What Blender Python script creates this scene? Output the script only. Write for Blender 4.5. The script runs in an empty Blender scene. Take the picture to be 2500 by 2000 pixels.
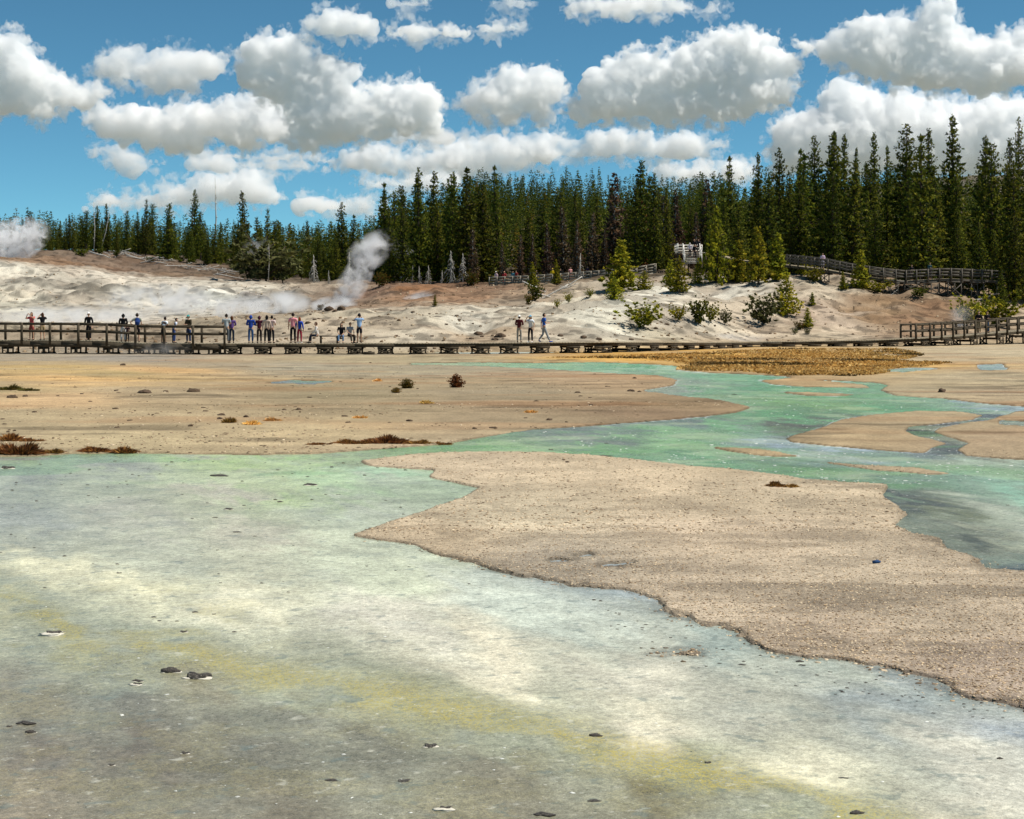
import bpy, bmesh, math, random
import numpy as np
from mathutils import Vector, Matrix
sc = bpy.context.scene
COL = sc.collection
rnd = random.Random(7)
RNG = np.random.default_rng(11)

# ------------------------------------------------------------------ camera, sun, sky
F, CX, HY, CH = 4000.0, 1250.0, 760.0, 2.6      # focal length and horizon in photo pixels, eye height in metres
SUN_EL, SUN_AZ = math.radians(59), math.radians(94)
sc.view_settings.view_transform = 'Standard'
sc.view_settings.look = 'None'
sc.view_settings.gamma = 1
sc.view_settings.exposure = 0.22
cam = bpy.data.cameras.new('camera')
cob = bpy.data.objects.new('camera', cam)
COL.objects.link(cob)
cob.location = (0, 0, CH)
cob.rotation_euler = (math.pi / 2, 0, 0)
cam.sensor_width = 36
cam.lens = 36 * F / 2500
cam.shift_y = -240 / 2500
cam.clip_start, cam.clip_end = .1, 60000
sc.camera = cob
sl = bpy.data.lights.new('sun', 'SUN')
sob = bpy.data.objects.new('sun', sl)
COL.objects.link(sob)
sl.energy, sl.angle, sl.color = 5.0, math.radians(.5), (1, .95, .87)
sdir = Vector((math.sin(SUN_AZ) * math.cos(SUN_EL), math.cos(SUN_AZ) * math.cos(SUN_EL), math.sin(SUN_EL)))
sob.rotation_euler = sdir.to_track_quat('Z', 'Y').to_euler()
sob.location = (0, 0, 50)
wd = bpy.data.worlds.new('World')
sc.world = wd
wd.use_nodes = True
wn = wd.node_tree
bgn = wn.nodes['Background']
sky = wn.nodes.new('ShaderNodeTexSky')
sky.sky_type = 'NISHITA'
sky.sun_disc = False
sky.sun_elevation, sky.sun_rotation = SUN_EL, SUN_AZ
sky.altitude, sky.air_density, sky.dust_density, sky.ozone_density = 2300, .6, 0, 2.5
mx = wn.nodes.new('ShaderNodeMix')
mx.data_type, mx.blend_type = 'RGBA', 'MULTIPLY'
mx.inputs[0].default_value = 1
mx.inputs[7].default_value = (.62, 1.06, .97, 1)
wn.links.new(sky.outputs[0], mx.inputs[6])
wn.links.new(mx.outputs[2], bgn.inputs[0])
bgn.inputs[1].default_value = .094

# ------------------------------------------------------------------ helpers
def srgb(r, g, b):
    f = lambda c: (c / 12.92 if c <= .04045 else ((c + .055) / 1.055) ** 2.4)
    return (f(r / 255), f(g / 255), f(b / 255))

def hash3(ix, iy, iz, seed):
    u = np.uint32
    h = ix.astype(u) * u(374761393) + iy.astype(u) * u(668265263) + iz.astype(u) * u(2147483647) + u((seed * 1442695041) & 0xffffffff)
    h = (h ^ (h >> u(13))) * u(1274126177)
    h = h ^ (h >> u(16))
    h = h * u(2246822519)
    h = h ^ (h >> u(15))
    return h.astype(np.float64) / 4294967295.0

def vnoise(p, seed=0):
    f = np.floor(p)
    i = f.astype(np.int64) & 0xffffffff
    t = p - f
    t = t * t * t * (t * (t * 6 - 15) + 10)
    r = 0
    for dx in (0, 1):
        wx = t[:, 0] if dx else 1 - t[:, 0]
        for dy in (0, 1):
            wy = t[:, 1] if dy else 1 - t[:, 1]
            for dz in (0, 1):
                wz = t[:, 2] if dz else 1 - t[:, 2]
                r = r + wx * wy * wz * hash3((i[:, 0] + dx) & 0xffffffff, (i[:, 1] + dy) & 0xffffffff, (i[:, 2] + dz) & 0xffffffff, seed)
    return r

def n2(x, y, seed=0):
    """2-D value noise (cheap)"""
    fx, fy = np.floor(x), np.floor(y)
    ix, iy = fx.astype(np.int64) & 0xffffffff, fy.astype(np.int64) & 0xffffffff
    tx, ty = x - fx, y - fy
    tx = tx * tx * (3 - 2 * tx)
    ty = ty * ty * (3 - 2 * ty)
    z = np.zeros_like(ix)
    h = lambda a, b: hash3((ix + a) & 0xffffffff, (iy + b) & 0xffffffff, z, seed)
    return (h(0, 0) * (1 - tx) + h(1, 0) * tx) * (1 - ty) + (h(0, 1) * (1 - tx) + h(1, 1) * tx) * ty

def fbm2(x, y, octs=4, seed=0):
    a, s, n = .5, 0, 0
    for k in range(octs):
        s = s + a * n2(x * 2 ** k + 13.7 * k, y * 2 ** k + 7.1 * k, seed + k)
        n += a
        a *= .5
    return s / n

def sstep(a, b, x):
    t = np.clip((x - a) / (b - a), 0, 1)
    return t * t * (3 - 2 * t)

def npmesh(name, V, Fc, col=None, smooth=True):
    """V (n,3); Fc = list of int arrays (m,3) or (m,4); col (n,3) linear colour per vertex"""
    me = bpy.data.meshes.new(name)
    V = np.asarray(V, float)
    if not isinstance(Fc, (list, tuple)):
        Fc = [Fc]
    Fc = [np.asarray(f, np.int32) for f in Fc if len(f)]
    me.vertices.add(len(V))
    me.vertices.foreach_set('co', V.ravel())
    nl = sum(f.size for f in Fc)
    npoly = sum(len(f) for f in Fc)
    me.loops.add(nl)
    me.polygons.add(npoly)
    me.loops.foreach_set('vertex_index', np.concatenate([f.ravel() for f in Fc]))
    st, k = [], 0
    for f in Fc:
        st.append(np.arange(len(f)) * f.shape[1] + k)
        k += f.size
    me.polygons.foreach_set('loop_start', np.concatenate(st).astype(np.int32))
    if smooth:
        me.polygons.foreach_set('use_smooth', np.ones(npoly, bool))
    me.update(calc_edges=True)
    if col is not None:
        a = me.color_attributes.new('Col', 'FLOAT_COLOR', 'POINT')
        c = np.ones((len(V), 4), np.float32)
        c[:, :3] = col
        a.data.foreach_set('color', c.ravel())
    return me

def link(name, me, mat=None, parent=None, loc=None):
    o = bpy.data.objects.new(name, me)
    COL.objects.link(o)
    if mat is not None and me is not None and not len(me.materials):
        for m in (mat if isinstance(mat, (list, tuple)) else [mat]):
            me.materials.append(m)
    if parent is not None:
        o.parent = parent
    if loc is not None:
        o.location = loc
    return o

def tag(o, label=None, cat=None, group=None, kind=None):
    if label: o['label'] = label
    if cat: o['category'] = cat
    if group: o['group'] = group
    if kind: o['kind'] = kind
    return o

def empty(name, loc, rz=0):
    o = bpy.data.objects.new(name, None)
    o.empty_display_size = .2
    COL.objects.link(o)
    o.location = loc
    o.rotation_euler = (0, 0, rz)
    return o

def copy_thing(root, loc, rz, scale=(1, 1, 1)):
    c = root.copy()
    COL.objects.link(c)
    c.location, c.rotation_euler, c.scale = loc, (0, 0, rz), scale
    for ch in KIDS.get(root.name, []):
        d = ch.copy()
        d.parent = c
        COL.objects.link(d)
    return c
KIDS = {}

class MB:
    """collects boxes / beams / tubes into one mesh"""
    def __init__(s):
        s.V, s.Q, s.T, s.n = [], [], [], 0
    def add(s, V, Q=None, T=None):
        if Q is not None and len(Q): s.Q.append(np.asarray(Q) + s.n)
        if T is not None and len(T): s.T.append(np.asarray(T) + s.n)
        s.V.append(np.asarray(V, float))
        s.n += len(V)
    def beam(s, p, q, w, h, up=(0, 0, 1)):
        p, q = np.array(p, float), np.array(q, float)
        d = q - p
        d /= np.linalg.norm(d) + 1e-9
        u = np.array(up, float)
        if abs(d @ u) > .99: u = np.array([0, 1., 0])
        r = np.cross(d, u); r /= np.linalg.norm(r)
        u = np.cross(r, d)
        V = [c + r * a * w / 2 + u * b * h / 2 for c in (p, q) for a, b in ((-1, -1), (1, -1), (1, 1), (-1, 1))]
        s.add(V, [(0, 1, 2, 3), (7, 6, 5, 4), (0, 4, 5, 1), (1, 5, 6, 2), (2, 6, 7, 3), (3, 7, 4, 0)])
    def tube(s, pts, rad, n=6):
        pts = np.array(pts, float)
        rad = np.broadcast_to(np.asarray(rad, float), (len(pts),))
        T = np.gradient(pts, axis=0)
        T /= np.linalg.norm(T, axis=1)[:, None] + 1e-9
        ref = np.array([0, 0, 1.]) if abs(T[0][2]) < .9 else np.array([1., 0, 0])
        A = np.cross(T, ref); A /= np.linalg.norm(A, axis=1)[:, None] + 1e-9
        B = np.cross(T, A)
        ang = np.arange(n) * 2 * math.pi / n
        V = pts[:, None] + rad[:, None, None] * (np.cos(ang)[None, :, None] * A[:, None] + np.sin(ang)[None, :, None] * B[:, None])
        Q = [(i * n + j, i * n + (j + 1) % n, (i + 1) * n + (j + 1) % n, (i + 1) * n + j) for i in range(len(pts) - 1) for j in range(n)]
        V = V.reshape(-1, 3)
        k = len(V)
        V = np.concatenate([V, pts[:1], pts[-1:]])
        T_ = [(k, (j + 1) % n, j) for j in range(n)] + [(k + 1, k - n + j, k - n + (j + 1) % n) for j in range(n)]
        s.add(V, Q, T_)
    def mesh(s, name, smooth=False):
        return npmesh(name, np.concatenate(s.V), [np.concatenate(a) for a in (s.Q, s.T) if a], smooth=smooth)

# ------------------------------------------------------------------ materials
def nodes(m):
    m.use_nodes = True
    return m.node_tree, m.node_tree.nodes['Principled BSDF']

def N(t, typ, **kw):
    n = t.nodes.new('ShaderNode' + typ)
    for k, v in kw.items():
        if isinstance(k, str) and hasattr(n, k): setattr(n, k, v)
    return n

def math_(t, op, a, b=None, c=None):
    n = N(t, 'Math', operation=op)
    for i, x in enumerate((a, b, c)):
        if x is None: continue
        if isinstance(x, (int, float)): n.inputs[i].default_value = x
        else: t.links.new(x, n.inputs[i])
    return n.outputs[0]

def noise_(t, vec, scale, detail=4, rough=.55, sx=(1, 1, 1)):
    if sx != (1, 1, 1):
        mp = N(t, 'Mapping')
        mp.inputs['Scale'].default_value = sx
        t.links.new(vec, mp.inputs[0])
        vec = mp.outputs[0]
    n = N(t, 'TexNoise')
    n.inputs['Scale'].default_value = scale
    n.inputs['Detail'].default_value = detail
    n.inputs['Roughness'].default_value = rough
    t.links.new(vec, n.inputs['Vector'])
    return n.outputs[0]

def rng_(t, v, a, b, c, d):
    n = N(t, 'MapRange')
    n.inputs[1].default_value, n.inputs[2].default_value, n.inputs[3].default_value, n.inputs[4].default_value = a, b, c, d
    t.links.new(v, n.inputs[0])
    return n.outputs[0]

def mul_col(t, col, fac):
    n = N(t, 'VectorMath', operation='SCALE')
    t.links.new(col, n.inputs[0])
    t.links.new(fac, n.inputs['Scale'])
    return n.outputs[0]

def mix_col(t, f, a, b):
    n = N(t, 'Mix', data_type='RGBA')
    for s, x in ((n.inputs[0], f), (n.inputs[6], a), (n.inputs[7], b)):
        if isinstance(x, (int, float)): s.default_value = x
        elif isinstance(x, tuple): s.default_value = (*x, 1)
        else: t.links.new(x, s)
    return n.outputs[2]

def bump_(t, p, h, strength, dist):
    b = N(t, 'Bump')
    b.inputs['Strength'].default_value = strength
    b.inputs['Distance'].default_value = dist
    t.links.new(h, b.inputs['Height'])
    t.links.new(b.outputs[0], p.inputs['Normal'])
    return b

def plain(name, rgb, rough=.8, var=.25, scale=6, spec=.25, stretch=(1, 1, 1), bump=0):
    m = bpy.data.materials.new(name)
    t, p = nodes(m)
    tc = N(t, 'TexCoord')
    n = noise_(t, tc.outputs['Object'], scale, 4, .6, stretch)
    c = N(t, 'RGB')
    c.outputs[0].default_value = (*rgb, 1)
    f = rng_(t, n, .25, .75, 1 - var, 1 + var)
    t.links.new(mul_col(t, c.outputs[0], f), p.inputs['Base Color'])
    p.inputs['Roughness'].default_value = rough
    p.inputs['Specular IOR Level'].default_value = spec
    if bump: bump_(t, p, n, .5, bump)
    return m

def foliage(name, trans=.3, hue=.5):
    """leaf colour from the clump attribute, shifted a little per tree"""
    m = bpy.data.materials.new(name)
    t, p = nodes(m)
    at = N(t, 'Attribute', attribute_name='Col')
    oi = N(t, 'ObjectInfo')
    hs = N(t, 'HueSaturation')
    t.links.new(rng_(t, oi.outputs['Random'], 0, 1, .485, .515), hs.inputs['Hue'])
    oi2 = math_(t, 'FRACT', math_(t, 'MULTIPLY', oi.outputs['Random'], 7.31))
    t.links.new(rng_(t, oi2, 0, 1, .7, 1.3), hs.inputs['Value'])
    t.links.new(at.outputs['Color'], hs.inputs['Color'])
    t.links.new(hs.outputs[0], p.inputs['Base Color'])
    p.inputs['Roughness'].default_value = .75
    p.inputs['Specular IOR Level'].default_value = .15
    tr = N(t, 'BsdfTranslucent')
    t.links.new(hs.outputs[0], tr.inputs['Color'])
    ms = N(t, 'MixShader')
    ms.inputs[0].default_value = trans
    t.links.new(p.outputs[0], ms.inputs[1])
    t.links.new(tr.outputs[0], ms.inputs[2])
    t.links.new(ms.outputs[0], t.nodes['Material Output'].inputs['Surface'])
    return m

M = {}
M['bark'] = plain('pine_bark', (.07, .05, .035), .9, .4, 3)
M['grey_bark'] = plain('weathered_dead_wood', (.46, .43, .38), .9, .3, 4)
M['leaf'] = foliage('pine_needles', .34)
M['dry_grass'] = foliage('dry_grass_blades', .3)
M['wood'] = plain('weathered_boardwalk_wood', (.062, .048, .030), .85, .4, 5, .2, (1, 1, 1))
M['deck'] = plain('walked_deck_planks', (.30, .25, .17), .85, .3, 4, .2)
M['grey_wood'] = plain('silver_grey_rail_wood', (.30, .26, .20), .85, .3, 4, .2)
M['shade_toned_wood'] = plain('shaded_grey_wood', (.105, .092, .075), .85, .3, 4, .2)  # grey rail wood darkened, the hillside's shade put into its colour
M['pale_wood'] = plain('pale_new_rail_wood', (.78, .74, .66), .85, .15, 4, .2)
M['rock'] = plain('dark_sinter_rock', (.095, .062, .038), .9, .45, 7, .25, (1, 1, 1), .05)
M['grey_rock'] = plain('grey_sinter_rock', (.26, .225, .18), .9, .4, 5, .25, (1, 1, 1), .05)
M['wet_rock'] = plain('wet_dark_rock', (.05, .042, .034), .6, .6, 5, .35, (1, 1, 1), .06)
_t = M['wet_rock'].node_tree
_p = _t.nodes['Principled BSDF']
_tc = N(_t, 'TexCoord')
_l = _p.inputs['Base Color'].links[0].from_socket
_t.links.new(mix_col(_t, rng_(_t, noise_(_t, _tc.outputs['Object'], 3.2, 6, .75, (1, 1, 2.5)), .55, .66, 0, .8), _l, (.42, .38, .30)), _p.inputs['Base Color'])
M['crust'] = plain('white_mineral_crust', (.62, .58, .48), .8, .25, 14, .3, (1, 1, 1), .01)

# ------------------------------------------------------------------ clouds: real lobed bodies of vapour, kilometres away
def ico(sub):
    bm = bmesh.new()
    bmesh.ops.create_icosphere(bm, subdivisions=sub, radius=1)
    v = np.array([x.co[:] for x in bm.verts])
    f = np.array([[q.index for q in p.verts] for p in bm.faces])
    bm.free()
    return v, f
IV, IF = ico(2)

def remesh(me, vox):
    o = bpy.data.objects.new('t', me)
    COL.objects.link(o)
    m = o.modifiers.new('r', 'REMESH')
    m.mode, m.voxel_size = 'VOXEL', vox
    e = bpy.data.meshes.new_from_object(o.evaluated_get(bpy.context.evaluated_depsgraph_get()))
    bpy.data.objects.remove(o)
    bpy.data.meshes.remove(me)
    return e

def vapour(d, ani=0.3, size=0):
    m = bpy.data.materials.new('cloud_vapour')
    m.use_nodes = True
    t = m.node_tree
    t.nodes.remove(t.nodes['Principled BSDF'])
    v = N(t, 'VolumeScatter')
    v.inputs['Color'].default_value = (1, 1, 1, 1)
    v.inputs['Density'].default_value = d
    v.inputs['Anisotropy'].default_value = ani
    if size:                              # torn edge: the vapour thins out in shreds of every size
        tc = N(t, 'TexCoord')
        nz = noise_(t, tc.outputs['Object'], 1 / size, 6, .62)
        t.links.new(rng_(t, nz, .50, .58, 0, d), v.inputs['Density'])
        m.cycles.volume_step_rate = .12
    t.links.new(v.outputs[0], t.nodes['Material Output'].inputs['Volume'])
    return m

def poly_pts(P, n, rng):
    P = np.array(P, float)
    Q = np.roll(P, -1, 0)
    pts = rng.uniform(P.min(0), P.max(0), (n * 12 + 200, 2))
    ins = np.zeros(len(pts), bool)
    dm = np.full(len(pts), 1e9)
    for a, b in zip(P, Q):
        c = (a[1] > pts[:, 1]) != (b[1] > pts[:, 1])
        xi = (b[0] - a[0]) * (pts[:, 1] - a[1]) / (b[1] - a[1] + 1e-9) + a[0]
        ins ^= c & (pts[:, 0] < xi)
        ab = b - a
        t = np.clip(((pts - a) @ ab) / (ab @ ab + 1e-9), 0, 1)
        dm = np.minimum(dm, np.linalg.norm(pts - a - t[:, None] * ab, axis=1))
    return pts[ins][:n], dm[ins][:n]

def lobed(V, Fc, s, seed, amp, vox, scales):
    """union of lobes, roughened by billows of several sizes, joined again into one closed skin"""
    e = remesh(npmesh('t', V, Fc), vox * s)
    nv = len(e.vertices)
    co = np.empty(nv * 3); e.vertices.foreach_get('co', co); co = co.reshape(-1, 3)
    no = np.empty(nv * 3); e.vertex_normals.foreach_get('vector', no); no = no.reshape(-1, 3)
    q = co / s
    b = 0
    for sc_, a in scales:
        b = b + a * ((1 - np.abs(vnoise(q / sc_, seed) * 2 - 1) * 2) * -.55 + (vnoise(q / sc_ / 1.3 + 9, seed + 5) - .5))
    co += no * (b * amp * s)[:, None]
    e.vertices.foreach_set('co', co.ravel())
    e.update()
    return remesh(e, vox * .85 * s)

def cloud(outline, Y, label, rmax=42, dens=.06, seed=0, amp=15, thick=.5, vox=2.4):
    rng = np.random.default_rng(seed + 100)
    P = np.array(outline, float)
    area = .5 * abs(np.sum(P[:, 0] * np.roll(P[:, 1], -1) - np.roll(P[:, 0], -1) * P[:, 1]))
    n = int(np.clip(area / 110, 70, 800))
    pts, dm = poly_pts(P, n, rng)
    r = np.clip(dm * .88, 3, rmax * rng.uniform(.3, 1, len(pts)))
    s = Y / F
    V, W, Fc, k = [], [], [], 0
    D = dm.max()
    def half(p, d):                                                    # half thickness of the body: bulges with creases between
        b = np.abs(n2(p[:, 0] / 62 + 3 * seed, p[:, 1] / 48, seed) * 2 - 1) * .65 + np.abs(n2(p[:, 0] / 30, p[:, 1] / 24 + 5 * seed, seed + 1) * 2 - 1) * .35
        return thick * np.sqrt(np.clip(np.minimum(d, 45) * (90 - np.minimum(d, 45)), 0, None)) * (.15 + 2.0 * b)
    T = half(pts, dm)
    items = []
    for (x, y), rr, d, th in zip(pts, r, dm, T):
        items.append((x, y, rng.uniform(-1, 1) * max(th - rr, 0), rr))
    p2, d2 = poly_pts(P, int(np.clip(area / 80, 60, 1200)), rng)
    T2 = half(p2, d2)
    for (x, y), d, th in zip(p2, d2, T2):                              # cauliflower heads over the skin
        rr = min(rng.uniform(7, 15) * (1 + 1.4 * rng.random() ** 3), d * .9 + 4)
        ang = rng.random()
        items.append((x, y, (-1 if ang < .75 else 1) * (th - rr * .35), rr))
    for x, y, dz, rr in items:
        c = np.array([(x - CX) * s, Y + dz * s, CH + (HY - y) * s])
        V.append(IV * rr * s + c)
        W.append(IV * (rr * 1.25 + 11) * s + c + rng.normal(0, 3, 3) * s)
        Fc.append(IF + k)
        k += len(IV)
    V, W, Fc = np.concatenate(V), np.concatenate(W), np.concatenate(Fc)
    ctr = V.mean(0)
    core = lobed(V - ctr, Fc, s, seed, amp, vox, ((60, 1.2), (26, .8), (12, .4)))
    wisp = lobed(W - ctr, Fc, s, seed + 50, amp, vox * 1.15, ((35, .9), (16, 1.0), (8, .9)))
    o = None
    for nm, e, d, sz in (('cloud', core, dens, 0), ('wisps', wisp, dens * .55, 38 * s)):
        e.name = nm
        e.materials.clear()
        e.materials.append(vapour(d * 1.35 / s, .3, sz))
        e.polygons.foreach_set('use_smooth', np.ones(len(e.polygons), bool))
        if o is None:
            o = link('cloud', e, None, None, ctr)
        else:
            link('wisps', e, None, o)
    tag(o, label, 'cloud')
    return o

CL = [
 ([(-120,75),(0,78),(29,71),(64,96),(104,128),(125,168),(162,191),(209,205),(240,215),(262,235),(240,262),(190,262),(140,280),(110,305),(75,295),(50,275),(0,290),(-120,290)], 4000, 'tall white cumulus cloud cut by the left edge of the sky', {}),
 ([(206,180),(232,145),(255,119),(290,104),(330,113),(371,122),(412,107),(452,116),(493,119),(533,133),(557,122),(571,151),(545,180),(499,191),(481,232),(429,226),(371,223),(313,209),(272,206)], 4300, 'flat wispy white cloud between the left edge cloud and the tallest domed cloud', dict(dens=.035)),
 ([(580,157),(597,116),(626,87),(661,81),(701,75),(742,87),(771,130),(812,139),(864,162),(881,180),(875,214),(916,209),(986,194),(1026,188),(1061,214),(1090,255),(1084,290),(1084,325),(1032,339),(957,330),(899,348),(812,360),(725,370),(684,350),(720,301),(660,249),(610,232),(585,203)], 4000, 'largest domed cumulus cloud with a rounded tower and a trailing right shoulder', dict(dens=.07)),
 ([(214,301),(209,272),(243,255),(278,267),(325,261),(371,270),(417,255),(464,241),(504,249),(551,238),(609,232),(655,238),(696,255),(719,284),(696,325),(638,359),(580,371),(522,348),(464,371),(377,365),(325,354),(249,342)], 4700, 'long low cumulus cloud tucked under the left side of the largest domed cloud', {}),
 ([(203,371),(243,359),(290,359),(325,377),(371,394),(412,397),(371,412),(325,420),(284,409),(249,388)], 5200, 'small slanting scrap of cloud hanging below the long low cloud', dict(dens=.035)),
 ([(452,377),(522,371),(609,377),(696,371),(800,385),(858,371),(928,348),(986,354),(1072,348),(1148,342),(1223,333),(1285,319),(1354,325),(1412,342),(1424,325),(1482,313),(1522,325),(1563,316),(1621,336),(1656,325),(1714,336),(1737,322),(1772,336),(1783,365),(1714,377),(1598,388),(1412,383),(1337,400),(1250,425),(1100,440),(1000,430),(900,420),(800,405),(700,400),(600,395),(500,390)], 6500, 'very long bank of cloud stretching low above the middle forest', dict(dens=.045)),
 ([(209,510),(243,472),(313,470),(371,464),(406,446),(441,429),(493,417),(539,429),(580,417),(638,412),(690,417),(667,446),(690,487),(638,499),(522,504),(406,516)], 6000, 'hazy cloud resting on the treetops of the left forest', dict(dens=.04)),
 ([(719,510),(748,475),(794,470),(841,487),(899,481),(951,493),(939,522),(870,533),(800,522)], 6000, 'small hazy cloud just over the dip in the forest skyline', dict(dens=.04)),
 ([(860,441),(928,429),(1043,417),(1120,430),(1110,460),(986,481),(899,476)], 6200, 'pale cloud half hidden behind the forest top beside the dip in the skyline', dict(dens=.035)),
 ([(1107,249),(1136,232),(1165,203),(1206,174),(1250,157),(1308,162),(1349,171),(1378,197),(1380,243),(1354,261),(1366,290),(1349,316),(1302,313),(1285,284),(1250,301),(1217,307),(1148,290)], 4100, 'ragged mid sized cloud between the two biggest cumulus clouds', dict(dens=.05)),
 ([(1383,261),(1424,226),(1441,186),(1482,151),(1534,125),(1604,125),(1621,104),(1667,110),(1714,87),(1760,64),(1806,70),(1859,81),(1899,93),(1934,128),(1969,174),(1940,214),(1928,272),(1830,278),(1772,307),(1702,301),(1615,316),(1511,301),(1412,307),(1383,278)], 4000, 'broad lens shaped cumulus cloud with a grey flat underside', dict(dens=.07)),
 ([(1934,99),(1998,104),(2044,70),(2091,49),(2137,38),(2224,41),(2264,12),(2288,-12),(2322,6),(2334,46),(2386,87),(2433,81),(2500,64),(2620,58),(2620,215),(2467,225),(2293,222),(2178,216),(2154,191),(2062,180),(2027,151),(1980,128)], 4000, 'tall cloud with a pointed tower touching the upper right corner', dict(dens=.06)),
 ([(1864,371),(1888,296),(1946,272),(1998,261),(1998,232),(2033,203),(2085,194),(2120,214),(2189,220),(2247,226),(2311,249),(2398,232),(2500,232),(2620,243),(2620,440),(1864,430)], 5200, 'big low cloud bank standing behind the tall pines', dict(dens=.05, rmax=60)),
 ([(736,70),(759,35),(800,14),(841,26),(893,35),(922,64),(928,87),(858,90),(783,87)], 4000, 'small triangular cloud high above the largest domed cloud', dict(dens=.05)),
 ([(945,87),(974,58),(1032,49),(1061,70),(1101,61),(1148,81),(1136,93),(1043,93),(962,96)], 4050, 'thin flat cloud next to the small triangular cloud', dict(dens=.05)),
 ([(1159,70),(1206,52),(1250,55),(1279,72),(1250,84),(1180,87)], 4050, 'smallest flat oval cloud at the end of the high row', dict(dens=.05)),
 ([(1369,23),(1389,0),(1493,-12),(1627,-12),(1702,12),(1691,26),(1598,41),(1482,41),(1401,38)], 3900, 'flat based cloud cut off by the top edge of the sky', dict(dens=.05)),
 ([(1695,36),(1720,18),(1750,8),(1772,20),(1740,36)], 3900, 'little cloud scrap just off the end of the flat based top cloud', dict(dens=.03)),
 ([(951,8),(985,-4),(1049,-4),(1052,15),(1000,26)], 3900, 'little cloud at the top edge above the thin flat cloud', dict(dens=.03)),
 ([(1186,5),(1240,-8),(1295,8),(1275,30),(1230,20)], 3900, 'little cloud at the top edge above the smallest oval cloud', dict(dens=.03)),
 ([(450,397),(520,385),(640,392),(740,388),(800,410),(700,425),(560,420),(470,412)], 6300, 'thin flat cloud between the long low cloud and the hazy treetop cloud', dict(dens=.035)),
 ([(640,305),(700,275),(760,285),(800,320),(740,352),(660,348)], 4400, 'shaded cloud lump wedged between the largest domed cloud and its lower left neighbour', dict(dens=.05)),
 ([(940,332),(1000,316),(1100,322),(1180,328),(1250,318),(1210,345),(1080,350),(960,348)], 5600, 'thin cloud shelf under the right shoulder of the largest domed cloud', dict(dens=.035)),
 ([(1598,405),(1650,385),(1720,380),(1760,400),(1790,385),(1845,400),(1845,450),(1598,450)], 7000, 'low puffy cloud peeping over the forest below the lens shaped cloud', dict(dens=.045)),
]
CLOUD_ON = True
if CLOUD_ON:
    for i, (ol, Y, lab, kw) in enumerate(CL):
        cloud(ol, Y, lab, seed=i, **kw)

# ------------------------------------------------------------------ people (built early: the skin bodies are evaluated once)
def skin_mesh(verts, edges, radii, sub=1):
    """continuous tapered surface grown over a skeleton"""
    me = bpy.data.meshes.new('t')
    me.from_pydata(verts, edges, [])
    o = bpy.data.objects.new('t', me)
    COL.objects.link(o)
    o.modifiers.new('s', 'SKIN').use_smooth_shade = True
    sk = me.skin_vertices[0].data
    for i, r in enumerate(radii):
        sk[i].radius = r if isinstance(r, tuple) else (r, r)
        sk[i].use_root = (i == 0)
    m = o.modifiers.new('b', 'SUBSURF')
    m.levels = m.render_levels = sub
    e = bpy.data.meshes.new_from_object(o.evaluated_get(bpy.context.evaluated_depsgraph_get()))
    bpy.data.objects.remove(o)
    bpy.data.meshes.remove(me)
    return e

def mesh_arrays(me):
    v = np.empty(len(me.vertices) * 3)
    me.vertices.foreach_get('co', v)
    return v.reshape(-1, 3), [tuple(p.vertices) for p in me.polygons]

def head_arrays():
    """a head with brow, eye sockets, nose, mouth, chin and ears; looks along +Y, chin to crown about 0.23 m"""
    bm = bmesh.new()
    bmesh.ops.create_uvsphere(bm, u_segments=20, v_segments=16, radius=1)
    v = np.array([x.co[:] for x in bm.verts])
    f = [tuple(q.index for q in p.verts) for p in bm.faces]
    bm.free()
    x, y, z = v[:, 0].copy(), v[:, 1].copy(), v[:, 2].copy()
    jaw = np.where(z < 0, 1 + .30 * z, 1)
    X, Y, Z = x * .074 * jaw, y * .094 * np.where(z < -.2, 1 + .12 * (z + .2), 1), z * .115
    front = np.clip(y, 0, 1) ** 2
    Y += front * (.022 * np.exp(-(x / .16) ** 2 - ((z + .12) / .2) ** 2))           # nose
    for s in (-1, 1):
        Y -= front * .012 * np.exp(-((x - s * .38) / .18) ** 2 - ((z - .05) / .12) ** 2)   # eye sockets at half height
        X += s * .02 * np.exp(-((x - s) / .25) ** 2 - ((y + .05) / .2) ** 2 - ((z + .02) / .25) ** 2)  # ears
    Y += front * .006 * np.exp(-(x / .3) ** 2 - ((z + .5) / .08) ** 2)              # lips
    Y += front * .010 * np.exp(-(x / .25) ** 2 - ((z + .85) / .15) ** 2)            # chin
    return np.stack([X, Y, Z], 1), f
HEADV, HEADF = head_arrays()
SKINS = {'light': (.50, .30, .20), 'tan': (.36, .20, .12), 'brown': (.20, .10, .06)}
PM = {}
def cloth(rgb, kind='cloth'):
    k = (kind, tuple(rgb))
    if k not in PM:
        PM[k] = plain('%s_fabric' % kind if kind != 'skin' else 'skin', srgb(*rgb) if max(rgb) > 1 else rgb, .85, .12, 18, .2)
    return PM[k]

def rot(v, a):
    c, s = math.cos(a), math.sin(a)
    return (v[0] * c - v[1] * s, v[0] * s + v[1] * c, v[2])

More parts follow.
